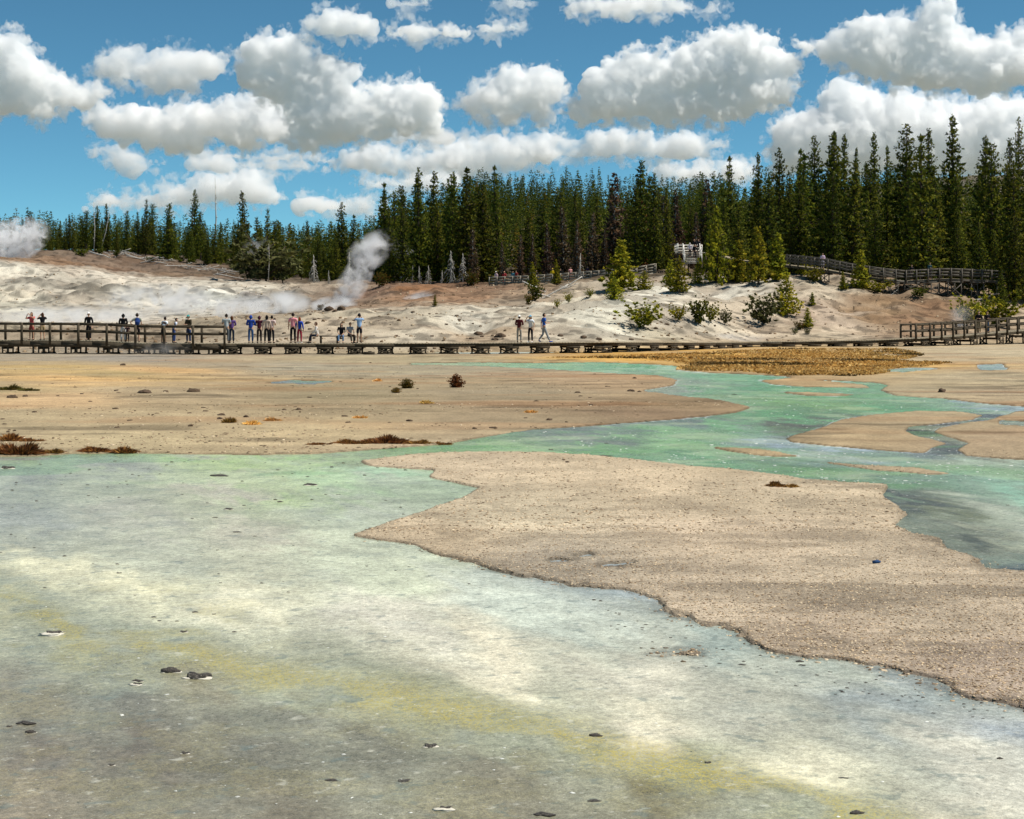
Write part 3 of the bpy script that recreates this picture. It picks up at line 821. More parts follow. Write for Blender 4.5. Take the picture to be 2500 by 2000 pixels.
HPT = [(0,112,(151,136,115)),(400,112,(148,134,113)),(300,120,(138,123,105)),(800,112,(166,151,130)),(1200,112,(160,141,117)),(1600,108,(171,161,139)),(2000,110,(174,159,136)),(0,125,(139,128,108)),(500,125,(146,133,112)),(640,126,(153,139,119)),(800,125,(167,155,134)),(1000,125,(182,172,151)),(1150,122,(191,184,167)),(1300,124,(185,175,156)),(1500,124,(191,186,169)),(1650,124,(186,177,159)),(1800,124,(175,161,140)),(2000,122,(169,151,131)),(2150,128,(135,111,84)),(2250,125,(126,99,75)),(2350,130,(136,116,93)),(2450,122,(165,148,124)),(1000,140,(166,151,131)),(1250,140,(171,159,139)),(1450,140,(185,175,154)),(1600,140,(194,189,173)),(1800,145,(191,184,168)),(2000,140,(171,158,137)),(2200,140,(133,114,93)),(1100,150,(155,134,111)),(0,160,(185,177,156)),(300,160,(197,187,170)),(600,160,(172,163,145)),(750,165,(145,134,117)),(900,165,(132,111,90)),(1000,170,(136,108,84)),(1150,170,(138,110,86)),(1300,170,(145,124,102)),(1420,165,(179,166,145)),(1550,165,(169,156,137)),(1700,160,(167,158,141)),(1900,160,(157,141,121)),(2100,160,(117,98,79)),(2400,165,(74,64,49)),(0,188,(191,184,165)),(200,192,(183,174,157)),(250,198,(135,128,114)),(350,195,(195,189,175)),(500,195,(201,199,187)),(620,195,(156,152,145)),(720,195,(140,131,116)),(820,195,(133,117,100)),(900,190,(123,99,82)),(1050,190,(134,97,68)),(1200,190,(123,99,79)),(1350,188,(124,108,87)),(0,212,(202,195,178)),(300,212,(200,191,174)),(600,212,(193,185,168)),(800,212,(162,148,128)),(950,212,(121,94,74)),(1100,210,(114,88,68)),(1250,205,(86,72,57)),(1450,190,(86,75,59)),(1600,185,(79,69,55)),(1900,180,(74,64,49)),(2200,180,(58,49,38)),(0,228,(140,116,93)),(150,235,(122,97,75)),(300,245,(123,99,80)),(450,240,(121,103,84)),(600,235,(98,83,71)),(0,270,(108,93,75)),(200,275,(117,99,83)),(400,275,(104,88,74)),(600,270,(74,64,50)),(800,240,(70,60,46)),(1000,235,(66,55,43)),(0,330,(52,44,36)),(500,330,(48,41,33)),(1000,300,(42,38,29)),(1500,260,(49,42,33)),(2000,260,(45,39,31)),(2500,260,(42,38,29)),(1200,450,(39,36,28)),(2200,450,(39,36,28)),(300,450,(39,36,28))]

def ground_colour(x, y, w, px, py, v):
    jit = (fbm2(x / 6, y / 3, 3, 51) - .5)
    jx = (fbm2(x / 9, y / 5, 3, 57) - .5)
    flat = idw(px + jx * 160, LQ(py) + jit * .10, [(p[0], LQ(p[1]), p[2]) for p in GPT], 140, .075)
    hill = idw(px + jx * 130, v * 100 + jit * 16, HPT, 90, 9)
    h = sstep(1.0, 1.12, v)
    c = flat * (1 - h)[:, None] + hill * h[:, None]
    st = fbm2(x / 5, y / 1.1, 4, 61)                       # mineral streaks lying along the flat
    c = c * (.78 + .44 * st)[:, None]
    ln = sstep(.57, .68, fbm2(x / 2.6, y / .8, 4, 63)) * sstep(.40, .60, fbm2(x / 11, y / 5, 3, 64)) * (1 - h)
    c = c * (1 - .40 * ln)[:, None]
    fl = sstep(.53, .60, fbm2(x / .55, y / .35, 4, 67)) * (1 - h) * sstep(1120, 1250, py)
    c = c * (1 - .20 * fl)[:, None]
    lt = sstep(.54, .64, fbm2(x / 1.7, y / 1.1, 4, 68)) * (1 - h)
    c = c * (1 + .13 * lt)[:, None]                        # dark broken crust lines
    gy_ = sstep(.52, .70, fbm2(x / 14, y / 3.5, 3, 65)) * (1 - h) * sstep(1000, 900, py)
    c = c * (1 - gy_ * .35)[:, None] + (gy_ * .35)[:, None] * np.array(srgb(148, 138, 122))
    rust = sstep(.58, .75, fbm2(x / 8, y / 2.2, 3, 66)) * (1 - h) * sstep(140, 60, y - 10 + 0 * x) * sstep(1120, 1000, py)
    c = c * (1 - rust * .25)[:, None] + rust[:, None] * .18 * np.array(srgb(170, 110, 60))
    wet = sstep(.02, .30, w + (fbm2(x / .8, y / .8, 2, 71) - .5) * .10) * (1 - h)
    c = c * (1 - wet * .45)[:, None]                       # wet gravel at the water's edge
    far = sstep(420, 700, y) + (1 - sstep(-900, -600, px)) * sstep(150, 260, y) + sstep(3100, 3500, px) * sstep(150, 260, y)
    c = c * (1 - np.minimum(far, 1))[:, None] + np.minimum(far, 1)[:, None] * np.array(srgb(140, 136, 118))    # unseen outer ground, paled to bounce light onto the cloud undersides
    gp = sstep(.50, .60, fbm2(x / 4.2, y / 3.2, 5, 74)) * h
    c = c * (1 - gp * (.34 - .2 * sstep(1.55, 1.7, v) * (1 - sstep(2.1, 2.25, v)) * (1 - sstep(600, 900, px))))[:, None] + (gp * .10)[:, None] * np.array(srgb(150, 110, 76))
    wp = sstep(.56, .64, fbm2(x / 6.5, y / 5, 4, 79)) * h * (1 - sstep(1.95, 2.3, v))
    c = c * (1 + wp * .10)[:, None]
    spk = fbm2(x / .9, y / .9, 3, 76)                      # stones and bare clods on the slopes
    c = c * (1 - h * .5 * sstep(.54, .66, spk))[:, None]
    pat = sstep(.50, .66, fbm2(x / 6, y / 4, 4, 78)) * h * sstep(1.75, 1.95, v) * (1 - sstep(2.1, 2.2, v)) * (1 - sstep(750, 950, px))
    c = c * (1 - pat * .36)[:, None]                        # dark rock faces in the white terrace
    return np.clip(c, .01, .85)

def water_colour(x, y, px, py, w):
    j1 = fbm2((x + .35 * y) / 2.4, (y - .2 * x) / 6.0, 4, 81) - .5
    j2 = fbm2((x + .35 * y) / .5, (y - .2 * x) / 1.6, 3, 86) - .5
    j3 = fbm2((x + .35 * y) / .16, (y - .2 * x) / .5, 2, 88) - .5
    c = idw(px + j1 * 380 + j2 * 220 + j3 * 120, LQ(py) + j1 * .2 + j2 * .16 + j3 * .08, [(p[0], LQ(p[1]), p[2]) for p in WPT], 125, .07, 2.9)
    s1 = fbm2((x + .5 * y) / .9, (y - .3 * x) / 1.1, 5, 91)
    c = c * (.74 + .52 * s1)[:, None]
    s2 = fbm2((x + .4 * y) / .22, (y - .3 * x) / .34, 4, 92)
    c = c * (.80 + .40 * s2)[:, None]
    st2 = sstep(.54, .66, fbm2((x + .3 * y) / 1.6, (y - .2 * x) / 1.2, 4, 101)) * (py < 1180)
    c = c * (1 - .30 * st2)[:, None] + (.30 * st2)[:, None] * np.array(srgb(196, 206, 168))     # pale sinter showing through the green
    st3 = sstep(.56, .68, fbm2((x + .3 * y) / 2.2, (y - .2 * x) / 1.5, 4, 104)) * (py < 1180) * (py > 900)
    c = c * (1 - .35 * st3)[:, None] + (.35 * st3)[:, None] * np.array(srgb(96, 150, 84))
    rim = np.exp(-((w - .60) / .16) ** 2) * sstep(.40, .62, fbm2(x / 1.1, y / 2.5, 3, 107)) * (py < 1185) * sstep(1300, 1750, px)
    c = c * (1 - .75 * rim)[:, None] + (.75 * rim)[:, None] * np.array(srgb(222, 224, 220))     # white crusted rims
    sh_ = np.exp(-((w - .62) / .2) ** 2) * (py > 1185) * sstep(.3, .6, fbm2(x / .5, y / .5, 3, 109))
    c = c * (1 - .38 * sh_)[:, None]                       # clear shallow edge over dark gravel
    mp_ = np.interp(px, *curve(MATS))
    dq = (LQ(py) - LQ(mp_)) / (.024 + .042 * (fbm2(x / 2.5, y / 2.5, 2, 99)))
    mat = np.exp(-(dq - .2 * j1) ** 2) * sstep(.42, .60, fbm2((x + .5 * y) / .7, (y - .4 * x) / .9, 5, 93) + .06)
    mat = mat + .6 * sstep(.52, .62, fbm2((x + .5 * y) / .8, (y - .4 * x) / .9, 5, 95)) * sstep(1400, 1480, py) * (1 - sstep(1500, 1750, py)) * (1 - sstep(250, 900, px))
    mat = mat + .16 * sstep(.54, .64, fbm2((x + .5 * y) / .5, (y - .4 * x) / .6, 5, 98)) * sstep(1600, 1700, py) * (LQ(py) > LQ(mp_))
    return np.clip(c, .01, .8), np.clip(mat, 0, 1)

# --- the ground sheet: a fan of quads, finer near the viewer
pyr = np.concatenate([np.geomspace(3400, 2050, 60)[:-1], np.arange(2050, 868, -1.9)])
Yf = CH * F / (pyr - HY)
Yr = np.concatenate([[.6, 1.2, 2.0, 3.0], Yf, np.arange(Yf[-1] + .35, 150, .42), np.arange(150, 235, .6), np.arange(235, 330, 2.0), np.geomspace(330, 700, 40), np.geomspace(740, 9000, 22)])
pxc = np.concatenate([-np.geomspace(9000, 700, 28)[:-1], np.arange(-700, 3200, 4.2), np.geomspace(3200, 11500, 28)[1:]])
PXg, Yg = np.meshgrid(pxc, Yr)
Xg = (PXg - CX) / F * Yg
shape = Xg.shape
gx, gy = Xg.ravel(), Yg.ravel()
zz, ww, ppx, ppy, vv = terrain(gx, gy)
far = sstep(600, 900, gy)
zz = zz * (1 - far) + far * np.minimum(zz, 40)
gc = ground_colour(gx, gy, ww, ppx, ppy, vv)
nr, nc = shape
ii = (np.arange(nr - 1)[:, None] * nc + np.arange(nc - 1)[None, :]).ravel()
quads = np.stack([ii, ii + 1, ii + nc + 1, ii + nc], 1)
# water: same fan, only where the bed lies below the surface
wet_v = (ww > .30) & (ppy > RY0 + 2)
wq = quads[wet_v[quads].any(1)]
used = np.unique(wq)
remap = -np.ones(len(gx), int)
remap[used] = np.arange(len(used))
wx, wy = gx[used], gy[used]
wc, wmat = water_colour(wx, wy, ppx[used], ppy[used], ww[used])
shore = 1 - sstep(.5, .95, ww[used])
wdark = wc * (1 - .22 * shore * sstep(.35, .6, fbm2(wx / .7, wy / .7, 2, 97)))[:, None]
milky = (ppx[used] > 1690) & (ppy[used] < 846)
WV = np.stack([wx, wy, np.full(len(wx), WZ) + np.where(milky | ((ppy[used] < 868)), .0, 0)], 1)
water_me = npmesh('water', WV, remap[wq], wdark)
_a = water_me.attributes.new('Mat', 'FLOAT', 'POINT')
_a.data.foreach_set('value', wmat.astype(np.float32))

m = bpy.data.materials.new('sinter_ground')
t, p = nodes(m)
tc = N(t, 'TexCoord')
ob = tc.outputs['Object']
at = N(t, 'Attribute', attribute_name='Col')
n1 = noise_(t, ob, 1.1, 5, .62, (1, .55, 1))
n2_ = noise_(t, ob, 9, 5, .7)
vo = N(t, 'TexVoronoi')
vo.inputs['Scale'].default_value = 26
t.links.new(ob, vo.inputs['Vector'])
vo2 = N(t, 'TexVoronoi')
vo2.inputs['Scale'].default_value = 7
vo2.inputs['Randomness'].default_value = 1
t.links.new(ob, vo2.inputs['Vector'])
n3 = noise_(t, ob, 60, 3, .7)
f = math_(t, 'MULTIPLY', rng_(t, n1, .3, .7, .84, 1.14), rng_(t, n2_, .28, .72, .78, 1.22))
f = math_(t, 'MULTIPLY', f, rng_(t, vo.outputs['Color'], 0, 1, .80, 1.22))
f = math_(t, 'MULTIPLY', f, rng_(t, n3, .3, .7, .82, 1.18))
n4 = noise_(t, ob, 5, 5, .75, (.35, 1.8, 1))
f = math_(t, 'MULTIPLY', f, rng_(t, n4, .60, .72, 1.0, .62))
t.links.new(mul_col(t, at.outputs['Color'], f), p.inputs['Base Color'])
p.inputs['Roughness'].default_value = .95
p.inputs['Specular IOR Level'].default_value = .12
hgt = math_(t, 'ADD', math_(t, 'MULTIPLY', vo.outputs['Distance'], -.9), math_(t, 'ADD', math_(t, 'MULTIPLY', n2_, .9), math_(t, 'ADD', n3, math_(t, 'MULTIPLY', vo2.outputs['Distance'], -.5))))
bump_(t, p, hgt, 1.0, .013)
M['ground'] = m
ground = tag(link('ground', npmesh('ground', np.stack([gx, gy, zz], 1), quads, gc), m), kind='structure')

m = bpy.data.materials.new('milky_spring_water')
t, p = nodes(m)
tc = N(t, 'TexCoord')
ob = tc.outputs['Object']
at = N(t, 'Attribute', attribute_name='Col')
mp = N(t, 'Mapping')
mp.inputs['Rotation'].default_value = (0, 0, math.radians(-18))
t.links.new(ob, mp.inputs[0])
w1 = noise_(t, mp.outputs[0], 2.2, 6, .68, (1, .8, 1))
w2 = noise_(t, mp.outputs[0], 16, 4, .7, (1, .8, 1))
w3 = noise_(t, mp.outputs[0], 55, 3, .7, (1, .8, 1))
f = math_(t, 'MULTIPLY', rng_(t, w1, .3, .7, .80, 1.18), rng_(t, w2, .3, .7, .74, 1.24))
f = math_(t, 'MULTIPLY', f, rng_(t, w3, .3, .7, .76, 1.24))
base = mul_col(t, at.outputs['Color'], f)
wn1 = noise_(t, mp.outputs[0], 1.3, 5, .6, (.8, 1, 1))
w5 = noise_(t, mp.outputs[0], 130, 2, .6, (1, .8, 1))
am = N(t, 'Attribute', attribute_name='Mat')
yf = math_(t, 'MULTIPLY', am.outputs['Fac'], rng_(t, math_(t, 'ADD', math_(t, 'MULTIPLY', w3, .6), math_(t, 'MULTIPLY', w5, .4)), .44, .58, .12, 1))
base = mix_col(t, math_(t, 'MULTIPLY', yf, .85), base, srgb(172, 156, 62))
base = mul_col(t, base, rng_(t, w5, .3, .7, .82, 1.18))
w6 = noise_(t, mp.outputs[0], 5.5, 5, .65, (.8, .9, 1))
base = mix_col(t, rng_(t, w6, .58, .66, 0, .50), base, srgb(98, 112, 108))
w7 = noise_(t, mp.outputs[0], 7.5, 5, .7, (.8, .9, 1))
base = mix_col(t, rng_(t, w7, .60, .68, 0, .45), base, srgb(206, 204, 188))
w8 = noise_(t, mp.outputs[0], 21, 4, .7, (.8, 1.1, 1))
base = mix_col(t, rng_(t, w8, .645, .70, 0, .75), base, srgb(66, 72, 62))
w9 = noise_(t, mp.outputs[0], 27, 4, .7, (.8, 1.1, 1))
base = mix_col(t, rng_(t, w9, .66, .72, 0, .7), base, srgb(224, 222, 208))
base = mix_col(t, rng_(t, wn1, .56, .72, 0, .35), base, srgb(124, 136, 130))     # clearer patches where the darker bed shows
t.links.new(base, p.inputs['Base Color'])
p.inputs['Roughness'].default_value = .22
p.inputs['IOR'].default_value = 1.33
p.inputs['Specular IOR Level'].default_value = .2
bump_(t, p, math_(t, 'ADD', w2, math_(t, 'MULTIPLY', w1, 1.5)), .55, .02)
M['water'] = m
water = tag(link('water', water_me, m), kind='structure')

def at(px, py):
    """ground point seen at a photo position on the flat"""
    Y = CH * F / (py - HY)
    return ((px - CX) / F * Y, Y)
def on(px, Y):
    x = (px - CX) / F * Y
    return Vector((x, Y, gz(x, Y)))
_tY = np.concatenate([np.linspace(70, 330, 1300), np.linspace(331, 600, 260)])
def hit(px, py, vmin=1.0):
    """first ground point along the sight line of a photo position (for things standing on the slopes)"""
    x = (px - CX) / F * _tY
    z = terrain(x, _tY)[0]
    yy = HY - (z - CH) * F / _tY
    ok = (yy <= py) & (_tY >= vmin * Yb(px))
    Y = _tY[np.argmax(ok)] if ok.any() else 200.0
    return on(px, Y)

# ------------------------------------------------------------------ conifers
GREENS = [srgb(98, 102, 30), srgb(78, 88, 28), srgb(120, 118, 36), srgb(60, 72, 28)]
YELLOWS = [srgb(146, 140, 36), srgb(124, 124, 32), srgb(164, 152, 44), srgb(104, 108, 34)]
BROWNS = [srgb(104, 84, 66), srgb(92, 76, 62), srgb(118, 92, 66), srgb(84, 74, 62)]
RUSTS = [srgb(134, 84, 46), srgb(116, 76, 44), srgb(146, 98, 54), srgb(92, 74, 46)]

def conifer(seed, h, R, base, levels, nb, nc, size, pal, prof='col', gap=.12, tufts=3, low=False, bare=0, flat=1.0):
    """trunk mesh arrays and crown mesh arrays for one tree standing at the origin"""
    r = np.random.default_rng(seed)
    ph = r.uniform(0, 6.28, 3)
    def spine(z):
        t = z / h
        return np.stack([.012 * h * np.sin(2.2 * t + ph[0]), .012 * h * np.sin(1.9 * t + ph[1])], -1)
    tb = MB()
    zs = np.linspace(-.3, h * .98, 9)
    r0 = max(.028 * h ** .85, .03)
    pts = np.concatenate([spine(zs), zs[:, None]], 1)
    tb.tube(pts, np.linspace(1, .12, 9) * r0, 6)
    V, C = [], []
    gapang = r.uniform(0, 6.28, levels)
    for i in range(levels):
        t = base + (1 - base) * ((i + r.uniform(.1, .9)) / levels)
        s = (t - base) / (1 - base)
        if prof == 'col':
            pr = min(1.0, (1 - s) ** .62 * 1.12) * (.62 + .38 * min(1, s * 5 + .2))
        elif prof == 'cone':
            pr = (1 - s) ** .85 * (.75 + .25 * min(1, s * 6)) + .02
        elif prof == 'top':
            pr = min(1, (1 - s) ** .5 * 1.3) * (.5 + .5 * min(1, s * 3))
        else:
            pr = math.sqrt(max(0, 1 - (s * 1.02) ** 2)) * (.75 + .25 * min(1, s * 5))
        lv = r.uniform(.72, 1.12)
        n = max(3, int(nb * (.55 + .6 * (1 - s) + r.uniform(-.15, .15))))
        a0 = r.uniform(0, 6.28)
        for j in range(n):
            a = a0 + 6.283 * j / n + r.normal(0, .25)
            if r.random() < gap: continue
            L = R * pr * lv * r.uniform(.6, 1.18)
            if abs((a - gapang[i] + 3.14) % 6.28 - 3.14) < .5: L *= .6
            rise = (.55 * s + r.uniform(-.25, .12)) if prof != 'bush' else (r.uniform(.3, 1.4) if size > .2 else r.uniform(-.1, .55))
            z0 = t * h
            cx, cy = spine(np.array(z0))
            if r.random() < .5 and L > .35:
                tb.tube([(cx, cy, z0), (cx + math.cos(a) * L * .8, cy + math.sin(a) * L * .8, z0 + L * .8 * rise)], [.012 * h ** .5, .006 * h ** .5], 3)
            m = max(2, int(nc * (L / R) ** .6 + .6))
            for k in range(m):
                q = ((k + r.uniform(.35, 1)) / m) ** .8
                c = np.array([cx + math.cos(a) * L * q, cy + math.sin(a) * L * q, z0 + L * q * rise])
                c += r.normal(0, size * .22, 3)
                sz = size * r.uniform(.65, 1.25) * (.62 + .38 * (1 - s))
                col = np.array(pal[r.integers(len(pal))]) * r.uniform(.6, 1.45)
                for _ in range(tufts):
                    d = np.array([math.cos(a), math.sin(a), .75]) * .55 + r.normal(0, .62, 3)
                    d /= np.linalg.norm(d)
                    u = r.normal(0, 1, 3)
                    u -= d * (u @ d)
                    u /= np.linalg.norm(u) + 1e-6
                    w = sz * r.uniform(.20, .34)
                    V += [c - d * sz * .35, c + u * w + d * sz * .05, c + d * sz * .72, c - u * w + d * sz * .05]
                    C += [col * .9, col, col * 1.1, col]
    V, C = np.array(V), np.array(C)
    Q = np.arange(len(V)).reshape(-1, 4)
    return tb, V, Q, C

class Kind:
    def __init__(s, name, seed, trunk='bark', **kw):
        tb, V, Q, C = conifer(seed, **kw)
        s.h, s.R = kw['h'], kw['R']
        s.trunk = tb.mesh('trunk', True)
        s.trunk.materials.append(M[trunk])
        s.crown = npmesh('crown', V, Q, C, smooth=False)
        s.crown.materials.append(M['leaf'])
        s.name = name
    def place(s, loc, h, label, cat='tree', group=None, wide=1.0, rz=None):
        o = empty(s.name, loc, rnd.uniform(0, 6.28) if rz is None else rz)
        k = h / s.h
        o.scale = (k * wide, k * wide, k)
        link('trunk', s.trunk, None, o)
        link('crown', s.crown, None, o)
        return tag(o, label, cat, group)

FK = [Kind('pine_tree', 100 + i, h=14, R=r_, base=b, levels=lv, nb=9, nc=6, size=sz, pal=GREENS, prof=pf, gap=g)
      for i, (r_, b, lv, sz, pf, g) in enumerate([(2.4, .03, 50, .50, 'cone', .10), (2.0, .06, 48, .48, 'col', .12), (3.0, .03, 50, .54, 'cone', .08), (1.8, .10, 44, .46, 'col', .16), (2.7, .04, 52, .50, 'cone', .12), (2.1, .2, 40, .48, 'top', .16)])]
TK = [Kind('pine_tree', 140 + i, h=20, R=r_, base=b, levels=lv, nb=9, nc=7, size=sz, pal=GREENS, prof=pf, gap=g, tufts=3)
      for i, (r_, b, lv, sz, pf, g) in enumerate([(3.0, .05, 62, .60, 'col', .10), (2.7, .12, 56, .56, 'col', .16), (3.6, .04, 62, .62, 'cone', .10), (2.6, .25, 48, .56, 'top', .2)])]
YK = [Kind('young_pine', 180 + i, h=5, R=r_, base=b, levels=lv, nb=8, nc=5, size=.42, pal=YELLOWS, prof=pf, gap=.1, tufts=4)
      for i, (r_, b, lv, pf) in enumerate([(1.45, .04, 26, 'cone'), (2.1, .03, 24, 'cone'), (1.5, .10, 24, 'cone'), (1.7, .06, 22, 'col')])]
BK = [Kind('dying_pine', 210 + i, h=13, R=2.2, base=.08, levels=40, nb=7, nc=5, size=.62, pal=p_, prof='cone', gap=.12, tufts=4, trunk='grey_bark') for i, p_ in enumerate([BROWNS, BROWNS, RUSTS])]
SK = [Kind('pine_shrub', 230 + i, h=1.2, R=1.05, base=.02, levels=9, nb=9, nc=4, size=.24, pal=p_, prof='bush', gap=.06, tufts=7) for i, p_ in enumerate([YELLOWS, GREENS, [srgb(96, 64, 34), srgb(112, 74, 34), srgb(80, 66, 34)], [srgb(112, 112, 66), srgb(96, 98, 60)], [srgb(98, 92, 30), srgb(112, 84, 30), srgb(82, 84, 30)]])]

# --- dead trees: bare poles and silvery trees with drooping branches
def dead_tree(seed, h, R, n, droop=True):
    r = np.random.default_rng(seed)
    tb = MB()
    tb.tube([(0, 0, -.2), (.02 * h, .01 * h, h * .5), (.0, .02 * h, h)], [(.026 if droop else .011) * h, (.018 if droop else .008) * h, (.005 if droop else .002) * h], 6)
    bb = MB()
    for i in range(n):
        t = .08 + .88 * (i + r.random()) / n
        L = R * (1 - t) ** .7 * r.uniform(.5, 1.2)
        a = r.uniform(0, 6.28)
        d = np.array([math.cos(a), math.sin(a), 0])
        p0 = np.array([.015 * h * min(t * 2, 1), .01 * h * t, t * h])
        k = -1.1 if droop else .15
        pts = [p0, p0 + d * L * .45 + np.array([0, 0, .06 * L]), p0 + d * L * .85 + np.array([0, 0, k * .35 * L]), p0 + d * L + np.array([0, 0, k * .8 * L])]
        bb.tube(pts, [.05, .04, .03, .016], 3)
        for q in (.45, .7, .9):
            c = pts[1] * (1 - q) + pts[2] * q
            e = c + (d * .3 + r.normal(0, .5, 3)) * L * .3 - np.array([0, 0, .18 * L if droop else 0])
            bb.tube([c, e], [.028, .014], 3)
    return tb.mesh('trunk', True), bb.mesh('branches', True)
DK = [dead_tree(300 + i, 6, R, n, d) for i, (R, n, d) in enumerate([(1.5, 46, True), (1.2, 34, True), (1.8, 50, True), (.35, 10, False)])]
for a, b in DK:
    a.materials.append(M['grey_bark']); b.materials.append(M['grey_bark'])
def place_dead(kind, loc, h, label, tilt=0, group=None):
    o = empty('dead_tree', loc, rnd.uniform(0, 6.28) if not tilt else 0)
    o.rotation_euler[1] = tilt
    k = h / 6
    o.scale = (k, k, k)
    link('trunk', DK[kind][0], None, o)
    link('branches', DK[kind][1], None, o)
    return tag(o, label, 'tree', group)

# --- skyline and forest edge trees one by one
placed = []
def stand(kind, px, Y, top, label, group=None, wide=1.0, cat='tree', name=None):
    p = on(px, Y)
    h = CH + (HY - top) / F * Y - p.z
    o = kind.place(p, max(h, .8), label, cat, group, wide)
    placed.append((p.x, p.y))
    return o

S = 'seen against the sky'
for px, top, Y, k, w, lab in [
    (475, 465, 300, 1, .95, 'tall loose crowned pine above the left forest right of a bare dead pole'),
    (590, 468, 300, 2, .9, 'tall broad pine clear of the left forest skyline, right of the bare dead pole'),
    (837, 496, 255, 1, 1.1, 'dark round topped pine sticking out of the low skyline behind the middle steam plume'),
    (985, 478, 250, 5, 1.0, 'slim pine on the left flank of the tall middle clump, leaning tip'),
    (1022, 433, 240, 0, 1.0, 'tall pine at the left end of the middle forest block, first of its two peaks'),
    (1058, 419, 245, 3, 1.0, 'higher second peak pine at the left end of the middle forest block'),
    (1098, 428, 250, 1, 1.0, 'dark pine just behind the two peaks that open the middle forest block'),
    (1210, 405, 300, 0, .9, 'pointed pine making a small peak on the middle forest skyline'),
    (1778, 383, 225, 0, .85, 'slender pine where the middle skyline starts to climb towards the tall stand'),
    (1853, 377, 222, 4, .85, 'double tipped pine at the start of the tall right stand'),
    (1899, 364, 218, 1, .9, 'narrow dark pine beside the double tipped pine of the right stand'),
    (1951, 365, 220, 0, .85, 'narrow pine with an even cone top second in line in the right stand')]:
    stand(FK[k], px, Y, top, lab, None, w)
for px, top, Y, k, w, lab in [
    (1986, 335, 216, 3, .8, 'thin pine with a bare stem under its tuft, below the big cloud bank'),
    (2038, 325, 215, 0, .75, 'dense pointed pine in the middle of the right stand, left one of a close pair'),
    (2064, 329, 222, 1, .75, 'dense pointed pine in the middle of the right stand, right one of a close pair'),
    (2092, 362, 218, 2, .6, 'shorter pine between the close pair and the next tall tip of the right stand'),
    (2131, 325, 214, 1, .75, 'tall pine with a narrow tip standing alone between two shorter pines'),
    (2164, 357, 210, 2, .62, 'shorter broad pine left of the ragged open crowned pine'),
    (2207, 307, 205, 3, 1.05, 'ragged open crowned tall pine with sky showing through its branches'),
    (2270, 316, 212, 1, .85, 'pine pressed against the left side of the tallest pine'),
    (2322, 283, 204, 2, .95, 'tallest pine of all, broad and dark, near the right edge'),
    (2404, 333, 206, 2, .95, 'very broad dark pine just right of the tallest pine'),
    (2462, 339, 214, 1, .8, 'open topped pine beside the thin stemmed pine at the right edge'),
    (2488, 290, 220, 3, .55, 'thin stemmed pine with a small tuft of crown at the right edge'),
    (2515, 340, 208, 0, .9, 'dark pine cut by the right edge'),
    (1925, 420, 200, 0, .9, 'mid height pine in front of the narrow pines of the right stand'),
    (2240, 420, 196, 2, .8, 'mid height pine under the ragged open crowned pine')]:
    stand(TK[k], px, Y, top, lab, None, w)

def too_close(x, y, d):
    return any((x - a) ** 2 + (y - b) ** 2 < d * d for a, b in placed)

# --- dying brown pines in the middle of the wood
for px, top, Y, k, w, lab in [
    (1448, 520, 214, 0, 1.0, 'grey brown dying pine left of the rusty dying pine'), (1500, 425, 218, 1, 1.1, 'tall grey brown dying pine with a wide bare crown'),
    (1562, 468, 212, 2, 1.1, 'rust brown dying pine with a full pointed crown'), (1620, 480, 216, 1, 1.0, 'grey brown dying pine right of the rusty one'),
    (1372, 505, 216, 0, 1.0, 'thin grey brown dying pine left of the dying group'), (1650, 465, 219, 0, .9, 'grey brown dying pine furthest to the right of the dying group'),
    (1155, 560, 214, 1, .9, 'grey half bare pine over the white dead trees'), (1300, 570, 216, 0, .8, 'small grey brown dying pine behind the railed walkway on the brown bank'),
    (1725, 440, 222, 1, 1.0, 'grey dying pine in the shade below the first tall pines')]:
    stand(BK[k], px, Y, top, lab, None, w)
for i, (px, top) in enumerate([(1410, 540), (1475, 560), (1530, 520), (1595, 545), (1335, 545), (1270, 575), (1640, 560), (1700, 520), (1225, 590), (1690, 600)]):
    stand(BK[i % 2], px, 211 + 3 * (i % 3), top, 'smaller grey brown dying pine scattered among the group of dying pines', 'smaller dying pines', .9)

# --- the forest edge in bands: (photo x range, distance range, number, height range, kinds, label)
def band(x0, x1, Y0, Y1, n, h0, h1, kinds, lab, d=2.2, avoid=None):
    c = 0
    for _ in range(n * 30):
        if c >= n: break
        px, Y = rnd.uniform(x0, x1), rnd.uniform(Y0, Y1)
        p = on(px, Y)
        if too_close(p.x, p.y, d) or (avoid and avoid(px, Y)): continue
        kinds[rnd.randrange(len(kinds))].place(p, (h0 * .7 + (h1 * 1.12 - h0 * .7) * rnd.random()) * (.72 + .56 * float(n2(np.array([px / 45.]), np.array([Y / 14.]), 170)[0])), lab, 'tree', lab.split(',')[0] + ' group', rnd.uniform(.8, 1.35))
        placed.append((p.x, p.y))
        c += 1
walk_gap = lambda px, Y: (1180 < px < 1530 and Y < 214) or (1620 < px < 1730 and Y < 206) or (1860 < px < 2560 and Y < 176)
band(-60, 330, 302, 350, 36, 4.6, 7.4, FK, 'pine in the front row of the far left forest, above the brown ridge', 2.4)
band(330, 640, 285, 345, 46, 5.2, 8.4, FK, 'pine in the front row of the left forest, above the grey fallen timber', 2.2)
band(620, 930, 236, 300, 44, 5.4, 8.6, FK, 'pine of the dark wood behind the middle steam plume', 2.2)
band(930, 1200, 216, 262, 30, 8.5, 13, FK, 'pine at the foot of the middle forest block', 2.2)
band(1190, 1530, 220, 250, 32, 5.5, 10, FK, 'pine in the dark wood behind the railed walkway on the brown bank', 2.2)
band(1530, 1850, 198, 236, 34, 7.5, 12.5, FK, 'pine around the pale railed platform', 2.1, walk_gap)
band(1850, 2560, 180, 215, 44, 8, 13.5, FK, 'pine in the front of the tall right stand, above the long railed walkway', 2.0, walk_gap)

